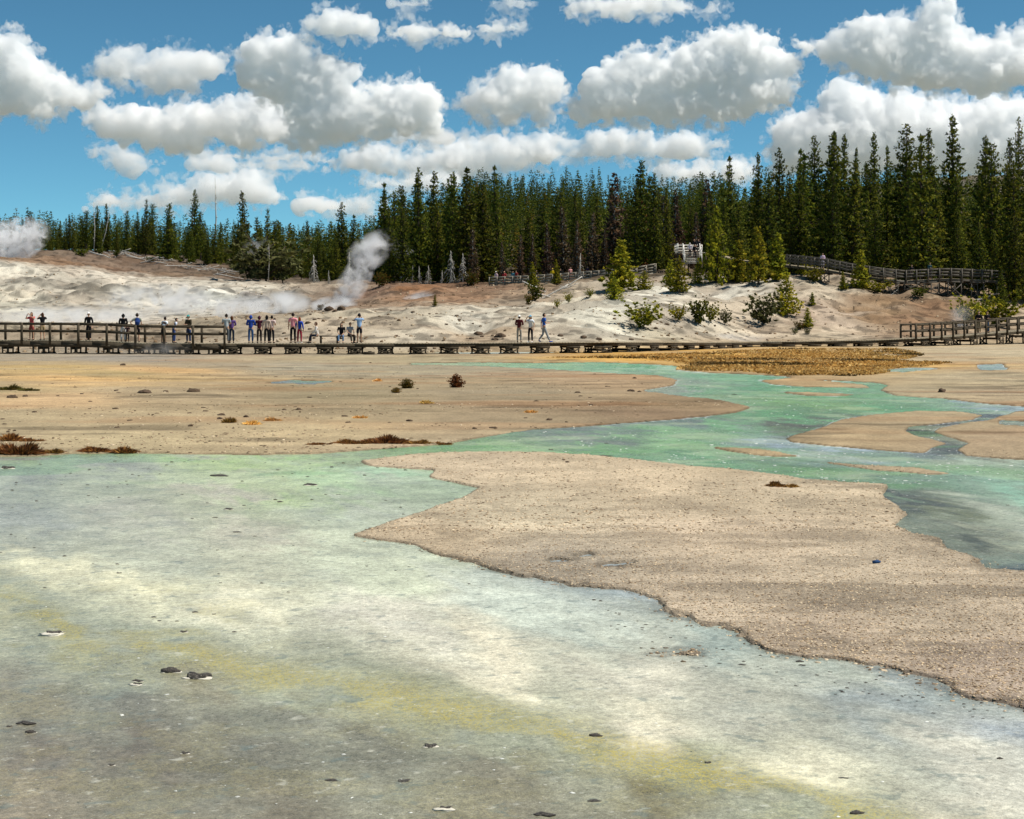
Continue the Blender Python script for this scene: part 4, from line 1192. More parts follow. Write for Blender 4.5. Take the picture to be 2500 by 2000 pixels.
# --- young yellow green pines and shrubs on the pale slopes (foot and top traced)
def slope(kind, px, foot, top, label, wide=1.0, cat='young pine', vmin=1.04):
    p = hit(px, foot, vmin)
    h = (foot - top) / F * p.y
    o = kind.place(p, max(h, .25), label, cat, None, wide)
    placed.append((p.x, p.y))
    return o
for k, px, foot, top, w, lab in [
    (2, 1516, 714, 590, 1.15, 'tallest yellow green young pine, at the right end of the brown bank walkway'),
    (1, 1500, 732, 676, 1.2, 'low bushy young pine at the foot of the tallest yellow green young pine'),
    (1, 1572, 708, 662, 1.5, 'wide low young pine to the right of the tallest yellow green young pine'),
    (2, 1636, 702, 636, 1.0, 'slim young pine on the bare crest below the pale platform, left of two'),
    (3, 1659, 716, 628, .9, 'open young pine on the bare crest below the pale platform, right of two'),
    (1, 1750, 690, 505, .62, 'big bright young pine standing right of the pale platform'),
    (1, 1702, 694, 640, .9, 'low young pine at the foot of the pale platform stair'),
    (0, 1802, 690, 588, 1.0, 'bright young pine at the left end of the shaded bank'),
    (2, 1851, 694, 558, .8, 'dark stemmed young pine in the middle of the shaded bank'),
    (0, 1900, 684, 570, .9, 'tapered young pine at the right end of the shaded bank'),
    (1, 1919, 768, 672, 1.12, 'full pyramid shaped young pine alone on the pale slope'),
    (3, 1962, 672, 622, .9, 'small young pine in front of the long railed walkway'),
    (0, 2103, 706, 612, .9, 'young pine standing before the bend of the long railed walkway'),
    (0, 2058, 708, 664, .9, 'tiny slim young pine left of the bend in the long railed walkway'),
    (0, 1983, 747, 715, 1.1, 'small dark conical pine to the right of the pyramid shaped pine'),
    (0, 1972, 801, 753, 1.0, 'little upright pine low on the pale slope near the boardwalk'),
    (0, 2190, 650, 560, .9, 'young pine behind the bridge of the long railed walkway, left of two'),
    (3, 2255, 655, 585, .9, 'young pine behind the bridge of the long railed walkway, right of two'),
    (0, 1300, 697, 640, .8, 'young pine behind the railed walkway on the brown bank, left of two'),
    (0, 1358, 694, 634, .7, 'young pine behind the railed walkway on the brown bank, right of two'),
    (2, 1062, 748, 720, .7, 'very small lone pine on the brown bank beside the little steam vent')]:
    slope(YK[k], px, foot, top, lab, w * (1.15 if k == 1 else 1.35))
for k, px, foot, top, w, lab in [
    (0, 2338, 714, 548, .95, 'dark pine in front of the long railed walkway, nearest its bridge'), (2, 2388, 718, 528, .95, 'broad dark pine in front of the long railed walkway, right of the bridge'),
    (1, 2428, 726, 566, .95, 'narrower dark pine between the broad one by the walkway and the right edge'), (2, 2476, 738, 505, .9, 'tall dark pine low on the slope at the right edge'), (4, 2520, 742, 470, .9, 'dark pine cut by the right edge, low on the slope'),
    (0, 2446, 748, 650, 1.1, 'short dark pine on the shaded right bank'), (4, 1880, 672, 470, .8, 'pine standing over the left end of the long railed walkway'), (0, 1935, 655, 520, .9, 'lit pine just behind the upper end of the long railed walkway'), (2, 2050, 650, 500, .85, 'lit broad pine behind the long walkway above the pyramid shaped pine')]:
    slope(FK[k], px, foot, top, lab, w, 'tree')
for k, px, foot, top, w, lab in [
    (0, 1572, 804, 756, 1.5, 'widest sprawling green shrub with bare gaps, low on the white mound'),
    (0, 1655, 786, 757, 1.1, 'round green shrub right of the widest sprawling shrub'),
    (1, 1706, 792, 744, .8, 'olive shrub cluster in the hollow of the pale slope, left part'), (0, 1736, 788, 752, .75, 'bright green shrub cluster in the hollow of the pale slope, right part'),
    (3, 1770, 793, 764, .9, 'small dull shrub at the right of the olive cluster'),
    (3, 1862, 796, 738, 1.1, 'large grey green shrub veiled by steam below the pyramid shaped pine'),
    (4, 1950, 805, 790, 1.3, 'low olive cushion shrub near the boardwalk'), (3, 1940, 817, 806, 1.2, 'lower dull cushion shrub nearest the boardwalk'), (3, 1970, 817, 806, 1.3, 'flat dull shrub beside the lower dull cushion shrub'),
    (0, 2140, 716, 692, 2.2, 'broad flat green shrub under the long railed walkway'), (1, 2245, 726, 708, 1.8, 'flat shrub below the bridge of the long railed walkway'),
    (0, 2370, 798, 745, 1.1, 'bright shrub behind the rising ramp of the boardwalk, left of the pair of people'), (0, 2435, 800, 738, 1.2, 'bright shrub behind the rising ramp of the boardwalk, right of the pair of people'),
    (0, 1990, 690, 662, 1.2, 'shrub at the foot of the long railed walkway'),
    (4, 783, 758, 747, 1.3, 'small mustard shrub beside the dark boulders at the steaming crest'),
    (1, 245, 622, 610, 1.6, 'green shrub on the left brown ridge, second in line'), (1, 200, 627, 612, 1.8, 'dark green shrub on the left brown ridge, nearest the steam'), (1, 285, 626, 613, 1.2, 'small shrub on the left brown ridge, third in line'),
    (1, 365, 640, 630, 1.6, 'low shrub among the grey fallen timber'), (1, 440, 640, 630, 1.6, 'low shrub at the right of the grey fallen timber'),
    (4, 930, 700, 675, 1.2, 'reddish brush right of the middle steam plume'), (4, 1150, 698, 672, 1.1, 'olive brush left of the railed walkway on the brown bank'),
    (1, 1305, 735, 700, .9, 'dark scrub hanging on the brown bank below the railed walkway'), (4, 1290, 745, 725, .8, 'ochre scrub lower down the brown bank below the railed walkway'),
    (0, 1360, 752, 737, .8, 'sparse shrub on the diagonal pale edge below the brown bank'), (0, 1388, 740, 722, .8, 'sparse shrub higher on the diagonal pale edge below the brown bank'), (0, 1440, 728, 712, .9, 'small green shrub where the pale edge meets the crest')]:
    slope(SK[k], px, foot, top, lab, w, 'shrub')
for px, Y, top, w, lab in [(650, 222, 610, 1.7, 'large rounded grey green thicket at the right end of the fallen timber'), (690, 224, 632, 1.2, 'smaller thicket leaning on the large rounded one'), (612, 224, 640, 1.0, 'low thicket left of the large rounded one')]:
    p = on(px, Y)
    SK[3].place(p, CH + (HY - top) / F * Y - p.z, lab, 'shrub', None, w)
    placed.append((p.x, p.y))

# --- bushes and tufts on the flat
def flatbush(kind, px, foot, top, label, wide=1.0, cat='shrub'):
    x, y = at(px, foot)
    o = kind.place((x, y, gz(x, y) - .02), (foot - top) / F * y, label, cat, None, wide)
    return o
BU = [Kind('shrub', 260 + i, h=1.0, R=.72, base=.02, levels=13, nb=13, nc=6, size=.15, pal=p_, prof='bush', gap=.0, tufts=5) for i, p_ in enumerate([[srgb(110, 64, 34), srgb(92, 56, 34), srgb(128, 78, 38)], [srgb(112, 92, 34), srgb(126, 88, 34), srgb(92, 84, 36)]])]
flatbush(BU[0], 1114, 947, 914, 'dark red brown bush with a short stem on the tan flat', .95)
flatbush(BU[1], 993, 949, 925, 'olive brown bush on the tan flat left of the red brown bush', 1.2)
flatbush(BU[1], 967, 960, 946, 'smallest low olive bush in front of the olive brown bush', 1.5)

def tuft_mesh(seed, n, w, d, h, pal):
    r = np.random.default_rng(seed)
    V, C = [], []
    for _ in range(n):
        a, q = r.uniform(0, 6.28), math.sqrt(r.random())
        x, y = math.cos(a) * q * w / 2, math.sin(a) * q * d / 2
        hh = h * (1 - .6 * q * q) * r.uniform(.45, 1.1) * (.55 + .6 * n2(np.array([x / w * 5 + seed]), np.array([1.]), seed)[0])
        lean = np.array([x, y, 0]) / max(w, d) * h * 1.4 + r.normal(0, .22 * h, 3) * np.array([1, 1, 0])
        b = np.array([x, y, -.02])
        s = r.normal(0, 1, 3) * np.array([1, 1, .0])
        s = s / (np.linalg.norm(s) + 1e-6) * r.uniform(.010, .022)
        col = np.array(pal[r.integers(len(pal))]) * r.uniform(.6, 1.4)
        V += [b - s, b + s, b + lean * .5 + np.array([0, 0, hh * .7]) + s * .7, b + lean + np.array([0, 0, hh])]
        C += [col * .8, col * .8, col, col * 1.2]
    return npmesh('tuft', np.array(V), np.arange(len(V)).reshape(-1, 4), np.array(C), smooth=False)
MOSS = [srgb(122, 82, 46), srgb(146, 102, 54), srgb(92, 66, 40), srgb(166, 126, 62)]
STRAW = [srgb(226, 184, 104), srgb(208, 162, 86), srgb(236, 202, 128), srgb(170, 130, 70)]
def tuft(px, foot, wpx, hpx, pal, label, seed, n=500, deep=.5):
    x, y = at(px, foot)
    k = y / F
    me = tuft_mesh(seed, int(n * 1.5), wpx * k, max(wpx * k * deep, .25), hpx * k * (1.35 if wpx < 50 else 1.0), pal)
    o = link('grass_tuft', me, M['dry_grass'], None, (x, y, gz(x, y)))
    return tag(o, label, 'grass tuft')
for i, (px, ft, w, h, pal, n, lab) in enumerate([
    (45, 1110, 95, 34, MOSS, 1100, 'largest shaggy brown clump on the shore at the left edge'), (125, 1107, 46, 14, MOSS, 500, 'flat dark clump on the shore, second from the left edge'),
    (232, 1104, 62, 22, MOSS, 700, 'domed brown clump on the left shore, third along'), (305, 1105, 52, 18, MOSS, 550, 'tapering brown clump on the left shore, fourth along'),
    (25, 1076, 30, 16, MOSS, 400, 'round dark brown cushion behind the left shore'), (72, 1077, 66, 12, MOSS, 600, 'long low brown cushion beside the round dark one'),
    (945, 1084, 95, 26, MOSS, 1300, 'long shaggy brown clump on the far bank of the stream, middle hump'), (862, 1085, 90, 16, MOSS, 900, 'low brown clump at the left end of the stream bank growth'),
    (1020, 1085, 55, 14, MOSS, 600, 'low dark clump right of the long shaggy one'), (1080, 1084, 40, 8, MOSS, 300, 'flat dark clump at the right end of the stream bank growth'), (780, 1088, 60, 10, MOSS, 500, 'thin flat clump just left of the stream bank growth'),
    (1042, 986, 22, 9, STRAW, 260, 'pale straw tuft on the gravel below the red brown bush'), (922, 932, 14, 8, STRAW, 200, 'single golden tuft left of the olive brown bush'),
    (560, 1033, 22, 12, MOSS, 260, 'dull tuft right of two dark stones on the flat'), (615, 1037, 28, 12, STRAW, 300, 'golden brown tuft on the flat, largest of its trio'), (665, 1028, 36, 8, STRAW, 300, 'low straw tuft at the right of the golden brown trio'),
    (880, 1022, 30, 7, STRAW, 300, 'straw tuft by the middle of the flat, above the stream bank growth'), (1295, 1008, 24, 8, STRAW, 240, 'brown straw tuft near the tongue of the flat'),
    (1895, 1188, 36, 12, MOSS, 320, 'brown tuft on the pale gravel spit, left of a pair'), (1930, 1190, 40, 8, MOSS, 300, 'lower brown tuft on the pale gravel spit, right of a pair'),
    (20, 953, 46, 14, [srgb(84, 84, 40), srgb(100, 88, 44)], 420, 'olive tuft at the left edge of the flat'), (70, 955, 40, 10, [srgb(84, 84, 40), srgb(104, 88, 44)], 360, 'olive tuft next to the one at the left edge of the flat')]):
    tuft(px, ft, w, h, pal, lab, 500 + i, n)

# --- the straw meadow beside the boardwalk: nobody could count its blades
MEADOW = [(1640,900),(1690,893),(1640,884),(1560,876),(1330,874),(1500,870),(1650,864),(1760,858),(1900,852),(2180,852),(2230,858),(2260,868),(2200,880),(2330,886),(2240,898),(2190,904),(2150,914),(2080,920),(2010,916),(1920,918),(1830,910),(1745,907),(1690,906)]
pts, dm = poly_pts([(a, math.log(b - HY) * 600) for a, b in MEADOW], 21000, np.random.default_rng(5))
if len(pts) < 48000:
    ex = [poly_pts([(a, math.log(b - HY) * 600) for a, b in MEADOW], 21000, np.random.default_rng(60 + i))[0] for i in range(16)]
    pts = np.concatenate([pts] + ex)[:34000]
py_ = HY + np.exp(pts[:, 1] / 600)
Ym = CH * F / (py_ - HY)
Xm = (pts[:, 0] - CX) / F * Ym
dens = fbm2(Xm / 1.4, Ym / 1.6, 3, 120)
keep = dens + RNG.random(len(dens)) * .35 > .56
Xm, Ym = Xm[keep], Ym[keep]
zz_, w_, *_r = terrain(Xm, Ym)
ok = w_ < .35
Xm, Ym, zz_ = Xm[ok], Ym[ok], zz_[ok]
n = len(Xm)
rg = np.random.default_rng(6)
hh = rg.uniform(.03, .12, n) * (.6 + .8 * fbm2(Xm / 3, Ym / 3, 2, 125))
b = np.stack([Xm, Ym, zz_ - .01], 1)
s = np.stack([rg.normal(0, .035, n), rg.normal(0, .035, n), np.zeros(n)], 1)
ln = np.stack([rg.normal(0, .10, n), rg.normal(0, .10, n), np.zeros(n)], 1)
up = np.stack([np.zeros(n), np.zeros(n), hh], 1)
V = np.stack([b - s, b + s, b + ln * .5 + up * .7 + s * .8, b + ln + up], 1).reshape(-1, 3)
dk = sstep(.52, .66, fbm2(Xm / 6, Ym / 2.5, 3, 131))
pal = np.array(STRAW)[rg.integers(0, 4, n)] * rg.uniform(.7, 1.3, n)[:, None]
pal = pal * (1 - dk[:, None]) + dk[:, None] * np.array(srgb(92, 74, 36)) * rg.uniform(.7, 1.3, n)[:, None]
tag(link('meadow_grass', npmesh('meadow_grass', V, np.arange(4 * n).reshape(-1, 4), np.repeat(pal, 4, 0), smooth=False), M['dry_grass']), 'straw coloured meadow grass beside the boardwalk and the green stream', 'grass', kind='stuff')

# --- the wood behind, one mass
def forest_mass():
    r = np.random.default_rng(77)
    prot = []
    for i in range(7):
        tb, V, Q, C = conifer(400 + i, h=1.0, R=r.uniform(.14, .20), base=.08, levels=20, nb=7, nc=3, size=.050, pal=GREENS, prof=('col', 'cone', 'col', 'top', 'cone', 'col', 'cone')[i], gap=.12, tufts=2)
        prot.append((V, Q, C))
    spots = []
    def fill(x0, x1, Y0, Y1, n, h0, h1):
        for _ in range(n):
            px, Y = r.uniform(x0, x1), math.sqrt(r.uniform(Y0 ** 2, Y1 ** 2))
            spots.append((px, Y, r.uniform(h0, h1) if r.random() < .9 else r.uniform(h1, h1 * 1.12)))
    fill(-160, 930, 345, 470, 560, 6, 9)
    fill(640, 1000, 262, 345, 130, 6, 9)
    fill(930, 1200, 262, 460, 190, 8, 11.5)
    fill(1150, 1800, 250, 460, 560, 7.5, 10.5)
    fill(1700, 2600, 215, 450, 430, 9, 13)
    fill(-900, -60, 300, 460, 120, 7, 11)
    fill(2560, 3300, 180, 460, 160, 9, 14)
    X = np.array([(a - CX) / F * b for a, b, _ in spots])
    Y = np.array([b for _, b, _ in spots])
    Z = terrain(X, Y)[0]
    VV, QQ, CC, k = [], [], [], 0
    for x, y, z, (_, _, h) in zip(X, Y, Z, spots):
        V, Q, C = prot[r.integers(7)]
        a = r.uniform(0, 6.28)
        w = h * r.uniform(.85, 1.2)
        c, s = math.cos(a), math.sin(a)
        VV.append(np.stack([(V[:, 0] * c - V[:, 1] * s) * w + x, (V[:, 0] * s + V[:, 1] * c) * w + y, V[:, 2] * h + z], 1))
        tint = np.array([1, 1, 1]) * r.uniform(.65, 1.3)
        if r.random() < .05: tint = np.array([1.9, 1.05, 1.1]) * .9
        CC.append(C * tint)
        QQ.append(Q + k)
        k += len(V)
    me = npmesh('forest', np.concatenate(VV), np.concatenate(QQ), np.concatenate(CC), smooth=False)
    return tag(link('forest', me, M['leaf']), 'dark green pine forest covering the hills behind the basin', 'forest', kind='stuff')
forest_mass()

# --- dead trees
for k, px, Y, foot, top, lab in [
    (3, 655, 219, 688, 588, 'bare grey dead pole standing at the right end of the fallen timber'),
    (0, 766, 218, 692, 622, 'white drooping dead tree left of the middle steam plume, the taller of two'),
    (1, 803, 218, 694, 660, 'short white drooping dead tree left of the middle steam plume'),
    (1, 851, 219, 694, 615, 'white dead tree half veiled by the middle steam plume'),
    (2, 984, 216, 698, 635, 'white drooping dead tree right of the middle steam plume, first of the row'),
    (1, 1007, 217, 697, 648, 'thin white dead tree second in the row right of the steam plume'),
    (1, 1024, 216, 697, 650, 'short white dead tree third in the row right of the steam plume'),
    (2, 1046, 215, 697, 648, 'white dead tree with a wide skirt of branches fourth in the row'),
    (2, 1100, 214, 697, 612, 'tall pale dead tree fifth in the row right of the steam plume'),
    (0, 1130, 213, 697, 618, 'largest pale dead tree with arching branches at the end of the row'),
    (1, 1079, 213, 697, 660, 'low arching dead tree between the fourth and fifth of the row'),
    (1, 1417, 196, 700, 618, 'whitish dead tree in front of the railed walkway on the brown bank')]:
    p = on(px, Y)
    place_dead(k, p, CH + (HY - top) / F * Y - p.z, lab)
for px, Y, top, tilt, lab in [(522, 300, 433, .01, 'very tall bare dead pole above the left forest'), (465, 302, 470, .02, 'bare dead pole just left of the loose crowned pine'), (229, 308, 492, -.01, 'upright thin dead pole over the far left forest'), (243, 308, 505, .22, 'leaning thin dead pole over the far left forest'), (967, 262, 478, .12, 'leaning thin dead pole over the dip in the skyline')]:
    p = on(px, Y)
    place_dead(3, p, CH + (HY - top) / F * Y - p.z, lab, tilt)

# --- fallen grey logs
def log_mesh(seed, L, rad):
    r = np.random.default_rng(seed)
    m = MB()
    z = np.linspace(0, L, 6)
    m.tube(np.stack([z - L / 2, r.normal(0, .03 * L, 6), r.normal(0, .01 * L, 6)], 1), np.linspace(1, .5, 6) * rad, 6)
    for _ in range(4):
        q = r.uniform(-.3, .45) * L
        m.tube([(q, 0, 0), (q + r.uniform(-.2, .3), r.uniform(-.5, .5), r.uniform(.1, .5))], [rad * .4, rad * .15], 4)
    return m.mesh('fallen_log', True)
LM = [log_mesh(600 + i, L, rr) for i, (L, rr) in enumerate([(5, .12), (3.5, .09), (6.5, .13)])]
for m_ in LM: m_.materials.append(M['grey_bark'])
def lay(px, py, tilt, k, lab, group=None, sc_=1.0, vmin=1.1, rz=None):
    p = hit(px, py, vmin)
    o = link('fallen_log', LM[k], None, None, (p.x, p.y, p.z + .12))
    o.rotation_euler = (0, tilt, rnd.uniform(-.5, .5) if rz is None else rz)
    o.scale = (sc_, sc_, sc_)
    tag(o, lab, 'log', group)
for i in range(30):
    px = 250 + 330 * (i + rnd.random()) / 30
    py = np.interp(px, [250, 400, 580], [618, 634, 668]) + rnd.uniform(-6, 14)
    lay(px, py, rnd.uniform(-.35, .35), rnd.randrange(3), 'grey fallen log lying in the litter below the left forest', 'fallen logs below the left forest', rnd.uniform(.6, 1.1), 2.2)
for i, (px, py, t) in enumerate([(1345, 722, -.5), (1358, 716, -.55), (1372, 709, -.5), (1335, 728, .2), (1382, 706, -.3), (1328, 716, .4)]):
    lay(px, py, t, i % 3, 'grey fallen log in the jumble sliding down the brown bank', 'logs on the brown bank', .8, 1.5, .3)
lay(2390, 735, -.25, 2, 'long grey fallen log on the shaded right bank', None, .8, 1.2, .3)
lay(2180, 722, -.6, 1, 'short pale stump end lying by the flat shrub', None, .35, 1.2, .3)

# ------------------------------------------------------------------ rocks
def rock_mesh(seed, fl=.6, sub=3):
    v, f = ico(sub)
    q = v * 1.3 + seed * 7.7
    d = 1 + (vnoise(q, seed) - .5) * .9 + (vnoise(q * 2.6, seed + 1) - .5) * .45 + (vnoise(q * 6, seed + 2) - .5) * .18
    v = v * d[:, None] * np.array([1, .8, fl])
    v[:, 2] = np.maximum(v[:, 2], -.25)
    return npmesh('rock', v, f, smooth=False)
RK = [rock_mesh(i, fl) for i, fl in enumerate([.55, .7, .45, .6, .35])]
for m_ in RK: m_.materials.append(M['rock'])
RG = [m_.copy() for m_ in RK]
for m_ in RG:
    m_.materials.clear(); m_.materials.append(M['grey_rock'])
def rock(loc, r, lab, group=None, k=None, grey=False, sq=1.0, name='rock'):
    o = link(name, (RG if grey else RK)[rnd.randrange(5) if k is None else k], None, None, loc)
    o.rotation_euler = (0, 0, rnd.uniform(0, 6.28))
    o.scale = (r, r, r * sq)
    return tag(o, lab, 'rock', group)
for px, py, w, lab in [(804, 756, 24, 'largest dark boulder on the steaming crest behind the benches'), (833, 757, 18, 'second dark boulder on the steaming crest, right of the largest'), (818, 762, 12, 'smaller boulder between the two dark ones on the steaming crest'),
    (752, 790, 16, 'dark stone on the slope behind the seated group'), (768, 781, 9, 'stone above the dark stone behind the seated group'), (778, 780, 9, 'stone right of the one behind the seated group'), (757, 805, 10, 'lower stone on the slope behind the seated group'),
    (694, 814, 10, 'stone on the slope behind the pink shirted man'), (1168, 818, 24, 'brown boulder at the foot of the white mound'), (1224, 822, 30, 'largest brown boulder at the foot of the white mound'), (1208, 830, 16, 'flat boulder beside the largest one at the foot of the white mound'), (1150, 828, 14, 'small boulder left of the brown one at the foot of the white mound'),
    (1368, 821, 14, 'rounded stone on the pale slope right of the walking man'), (1425, 826, 18, 'flat stone on the pale slope above the trestles'), (1462, 829, 14, 'stone next to the flat one on the pale slope above the trestles'), (1600, 803, 12, 'dark stone at the foot of the widest sprawling shrub'), (1628, 794, 13, 'dark stone between two green shrubs on the white mound'),
    (1541, 831, 12, 'stone low on the pale slope close to the boardwalk'), (1665, 828, 10, 'small grey stone behind the boardwalk where it bends')]:
    p = hit(px, py, 1.02)
    rock(p, w / F * p.y * .55, lab, None, None, False, 1.0)
for i in range(70):
    px = rnd.uniform(620, 2000)
    py = rnd.uniform(758, 830)
    p = hit(px, py, 1.02)
    if p.y > 160: continue
    rock(p, rnd.uniform(.05, .15), 'small dark stone scattered on the pale mounds behind the boardwalk', 'small stones on the pale mounds')
for px, py, w, lab in [(301, 893, 13, 'lone dark stone on the flat just below the left boardwalk'), (472, 957, 26, 'blackish stone in the middle of the tan flat'), (536, 1025, 15, 'dark stone of a pair left of the dull tuft'), (541, 1016, 20, 'upper dark stone of a pair left of the dull tuft'), (600, 1020, 14, 'grey stone above the golden brown tuft'),
    (284, 956, 10, 'stone on the flat left of the blackish stone'), (405, 957, 10, 'stone on the flat just left of the blackish stone'), (356, 960, 34, 'flat crusted stone on the flat'), (30, 973, 22, 'brown stone near the left edge of the flat'), (62, 970, 13, 'stone right of the brown one near the left edge'), (142, 969, 8, 'small round stone on the left of the flat'), (200, 964, 8, 'small stone in the left middle of the flat'),
    (694, 1003, 11, 'dark stone by a long crust on the flat, left'), (730, 1003, 16, 'dark stone by a long crust on the flat, right'), (466, 1042, 12, 'flat little stone low on the tan flat'), (570, 1047, 7, 'tiny stone low on the tan flat'),
    (1385, 1132, 10, 'dark stone at the top of the pale gravel spit'), (1376, 1126, 7, 'tiny stone at the top of the pale gravel spit'), (1803, 1142, 12, 'dark stone on the stream edge of the gravel spit'), (2300, 958, 20, 'dark stone on the right hand flat'), (1550, 925, 12, 'stone near the tip of the upper flat'), (1410, 960, 12, 'stone on the tongue of the flat, left'), (1540, 957, 18, 'dark stone on the tongue of the flat, middle'), (1560, 958, 12, 'dark stone on the tongue of the flat, right'), (20, 1057, 10, 'first of three stones above the brown cushions'), (22, 1052, 9, 'second of three stones above the brown cushions'), (36, 1054, 9, 'third of three stones above the brown cushions')]:
    x, y = at(px, py)
    rock((x, y, gz(x, y)), w / F * y * .55, lab, None)
for i in range(60):
    px, py = rnd.uniform(0, 1500), rnd.uniform(880, 1060)
    x, y = at(px, py)
    if terrain(np.array([x]), np.array([y]))[1][0] > .1: continue
    rock((x, y, gz(x, y)), rnd.uniform(.03, .09), 'small brown clod scattered over the tan flat', 'small clods on the flat', None, False, .6)

# --- rocks and crusts standing in the shallow water
RW = [rock_mesh(20 + i, fl) for i, fl in enumerate([.4, .5, .3])]
for m_ in RW: m_.materials.append(M['wet_rock'])
crust_me = rock_mesh(31, .12, 3); crust_me.materials.append(M['crust'])
RP = [rock_mesh(24 + i, .16) for i in range(2)]
for m_ in RP: m_.materials.append(M['crust'])
def wet_rock(px, py, w, lab, crust=True, k=None, group=None, sq=1.0):
    x, y = at(px, py)
    r = w / F * y * (.46 if w > 44 or crust else .36)
    pale = ('ledge' in lab) or ('pale crusted' in lab)
    o = link('rock', RP[rnd.randrange(2)] if pale else RW[rnd.randrange(3) if k is None else k], None, None, (x, y, WZ - .0))
    o.scale = (r, r * .8, r * (sq * .4 if ('slab' in lab or 'thin' in lab) else sq))
    o.rotation_euler = (0, 0, rnd.uniform(-.3, .3))
    if pale:
        c = link('dark_top', RW[0], None, o, (.15, .25, .06))
        c.scale = (.62, .5, .55)
    elif crust:
        c = link('mineral_crust', crust_me, None, o, (0, -.05, .0))
        c.scale = (1.18, 1.2, .55)
    return tag(o, lab, 'rock', group)
for px, py, w, lab, c in [(482, 1650, 66, 'biggest black rock in the shallow grey water, ringed by white crust', True), (418, 1636, 46, 'low long black rock just left of the biggest one', True), (336, 1660, 26, 'dark rock on a pale crust left of the low long one', True), (330, 1669, 40, 'flat pale crusted rock under the dark one', True),
    (125, 1547, 70, 'flat white crusted ledge with dark top at the left edge of the yellow band', True), (155, 1540, 18, 'small dark rock on the far end of the white crusted ledge', False), (64, 1763, 46, 'angular dark rock near the lower left edge', False), (22, 1770, 20, 'small rock left of the angular dark one', False), (76, 1784, 26, 'crusted rock just below the angular dark one', True),
    (272, 1864, 18, 'single small rock with a white ring, lower left', True), (452, 1835, 22, 'small flat rock with a white ring, lower middle', True), (476, 1492, 18, 'dark pebble in the pale water, left of a scatter', False), (522, 1497, 14, 'dark pebble in the pale water, right of a scatter', False), (376, 1504, 16, 'first dark pebble of a little row in the pale water', False), (390, 1513, 13, 'second dark pebble of a little row in the pale water', False), (432, 1514, 12, 'third dark pebble of a little row in the pale water', False), (448, 1540, 20, 'dark stone below the little row of pebbles', True), (572, 1540, 14, 'upright dark stone in the pale water', False),
    (558, 1242, 22, 'domed dark stone in the upper pool', True), (684, 1224, 18, 'dark stone on the green streak of the upper pool', False), (826, 1206, 18, 'thin dark stone under the green shallows', False), (757, 1183, 30, 'low rock with a trail of white sediment in the green shallows', True), (538, 1160, 46, 'thin dark slab lying in the upper pool', False), (525, 1262, 16, 'flat stone below the domed dark one', False), (580, 1297, 28, 'thin dark stick like slab in the pale pool', False), (290, 1397, 18, 'little stone in the milky left pool', False),
    (280, 1125, 14, 'dark stone just off the left shore', False), (18, 1142, 34, 'flat dark stone off the left shore at the edge', True), (1952, 1612, 24, 'dark stone in the clear shallows by the gravel shore, upper', False), (1958, 1621, 22, 'dark stone in the clear shallows by the gravel shore, lower', False), (1812, 1620, 22, 'dark pebbly stone in the clear shallows below the gravel islet', False),
    (2060, 1895, 30, 'thin dark ripple stone in the yellow water', False), (1728, 1858, 26, 'dark stone on the yellow band, right', False), (2440, 1848, 16, 'small dark stone at the lower right', True), (2090, 1980, 44, 'flat dark rock cut by the bottom edge, left', False), (1330, 1985, 48, 'flat dark rock along the bottom edge, middle', False), (1083, 1972, 54, 'pale crusted rock near the bottom edge', True), (1450, 1950, 40, 'thin dark slab near the bottom edge, right of the crusted one', False), (810, 1900, 40, 'thin dark slab in the grey water', False), (985, 1902, 44, 'longer thin dark slab in the grey water', False), (1050, 1818, 36, 'pale rimmed stone in the grey water', True), (1455, 1792, 40, 'dark flat stone in the yellow water', False),
    (1478, 1112, 40, 'black slab lying against the stream edge of the gravel spit', False), (1345, 1097, 18, 'little black stone in the middle stream', False), (1793, 963, 16, 'black stone in the upper stream bend', False), (2460, 1232, 14, 'dark stone in the right side pool', False), (1480, 1082, 14, 'black stone in the wide green stream', False)]:
    wet_rock(px, py, w, lab, c, None, None, 1.0 if c else .8)
for i in range(110):
    px, py = rnd.uniform(-20, 1150), 1125 + 330 * rnd.random() ** 1.6
    x, y = at(px, py)
    if terrain(np.array([x]), np.array([y]))[1][0] < .9: continue
    wet_rock(px, py, rnd.uniform(5, 12), 'tiny dark pebble breaking the surface of the wide left pool', False, None, 'tiny pebbles in the left pool')
for i in range(80):
    px = rnd.uniform(1450, 2450)
    py = np.interp(px, [1450, 1700, 1900, 2200, 2450], [1490, 1600, 1640, 1690, 1760]) + rnd.uniform(-40, 30)
    x, y = at(px, py)
    if terrain(np.array([x]), np.array([y]))[1][0] < .75: continue
    wet_rock(px, py, rnd.uniform(6, 13), 'little wet pebble in the clear shallows along the gravel shore', False, None, 'pebbles along the gravel shore')

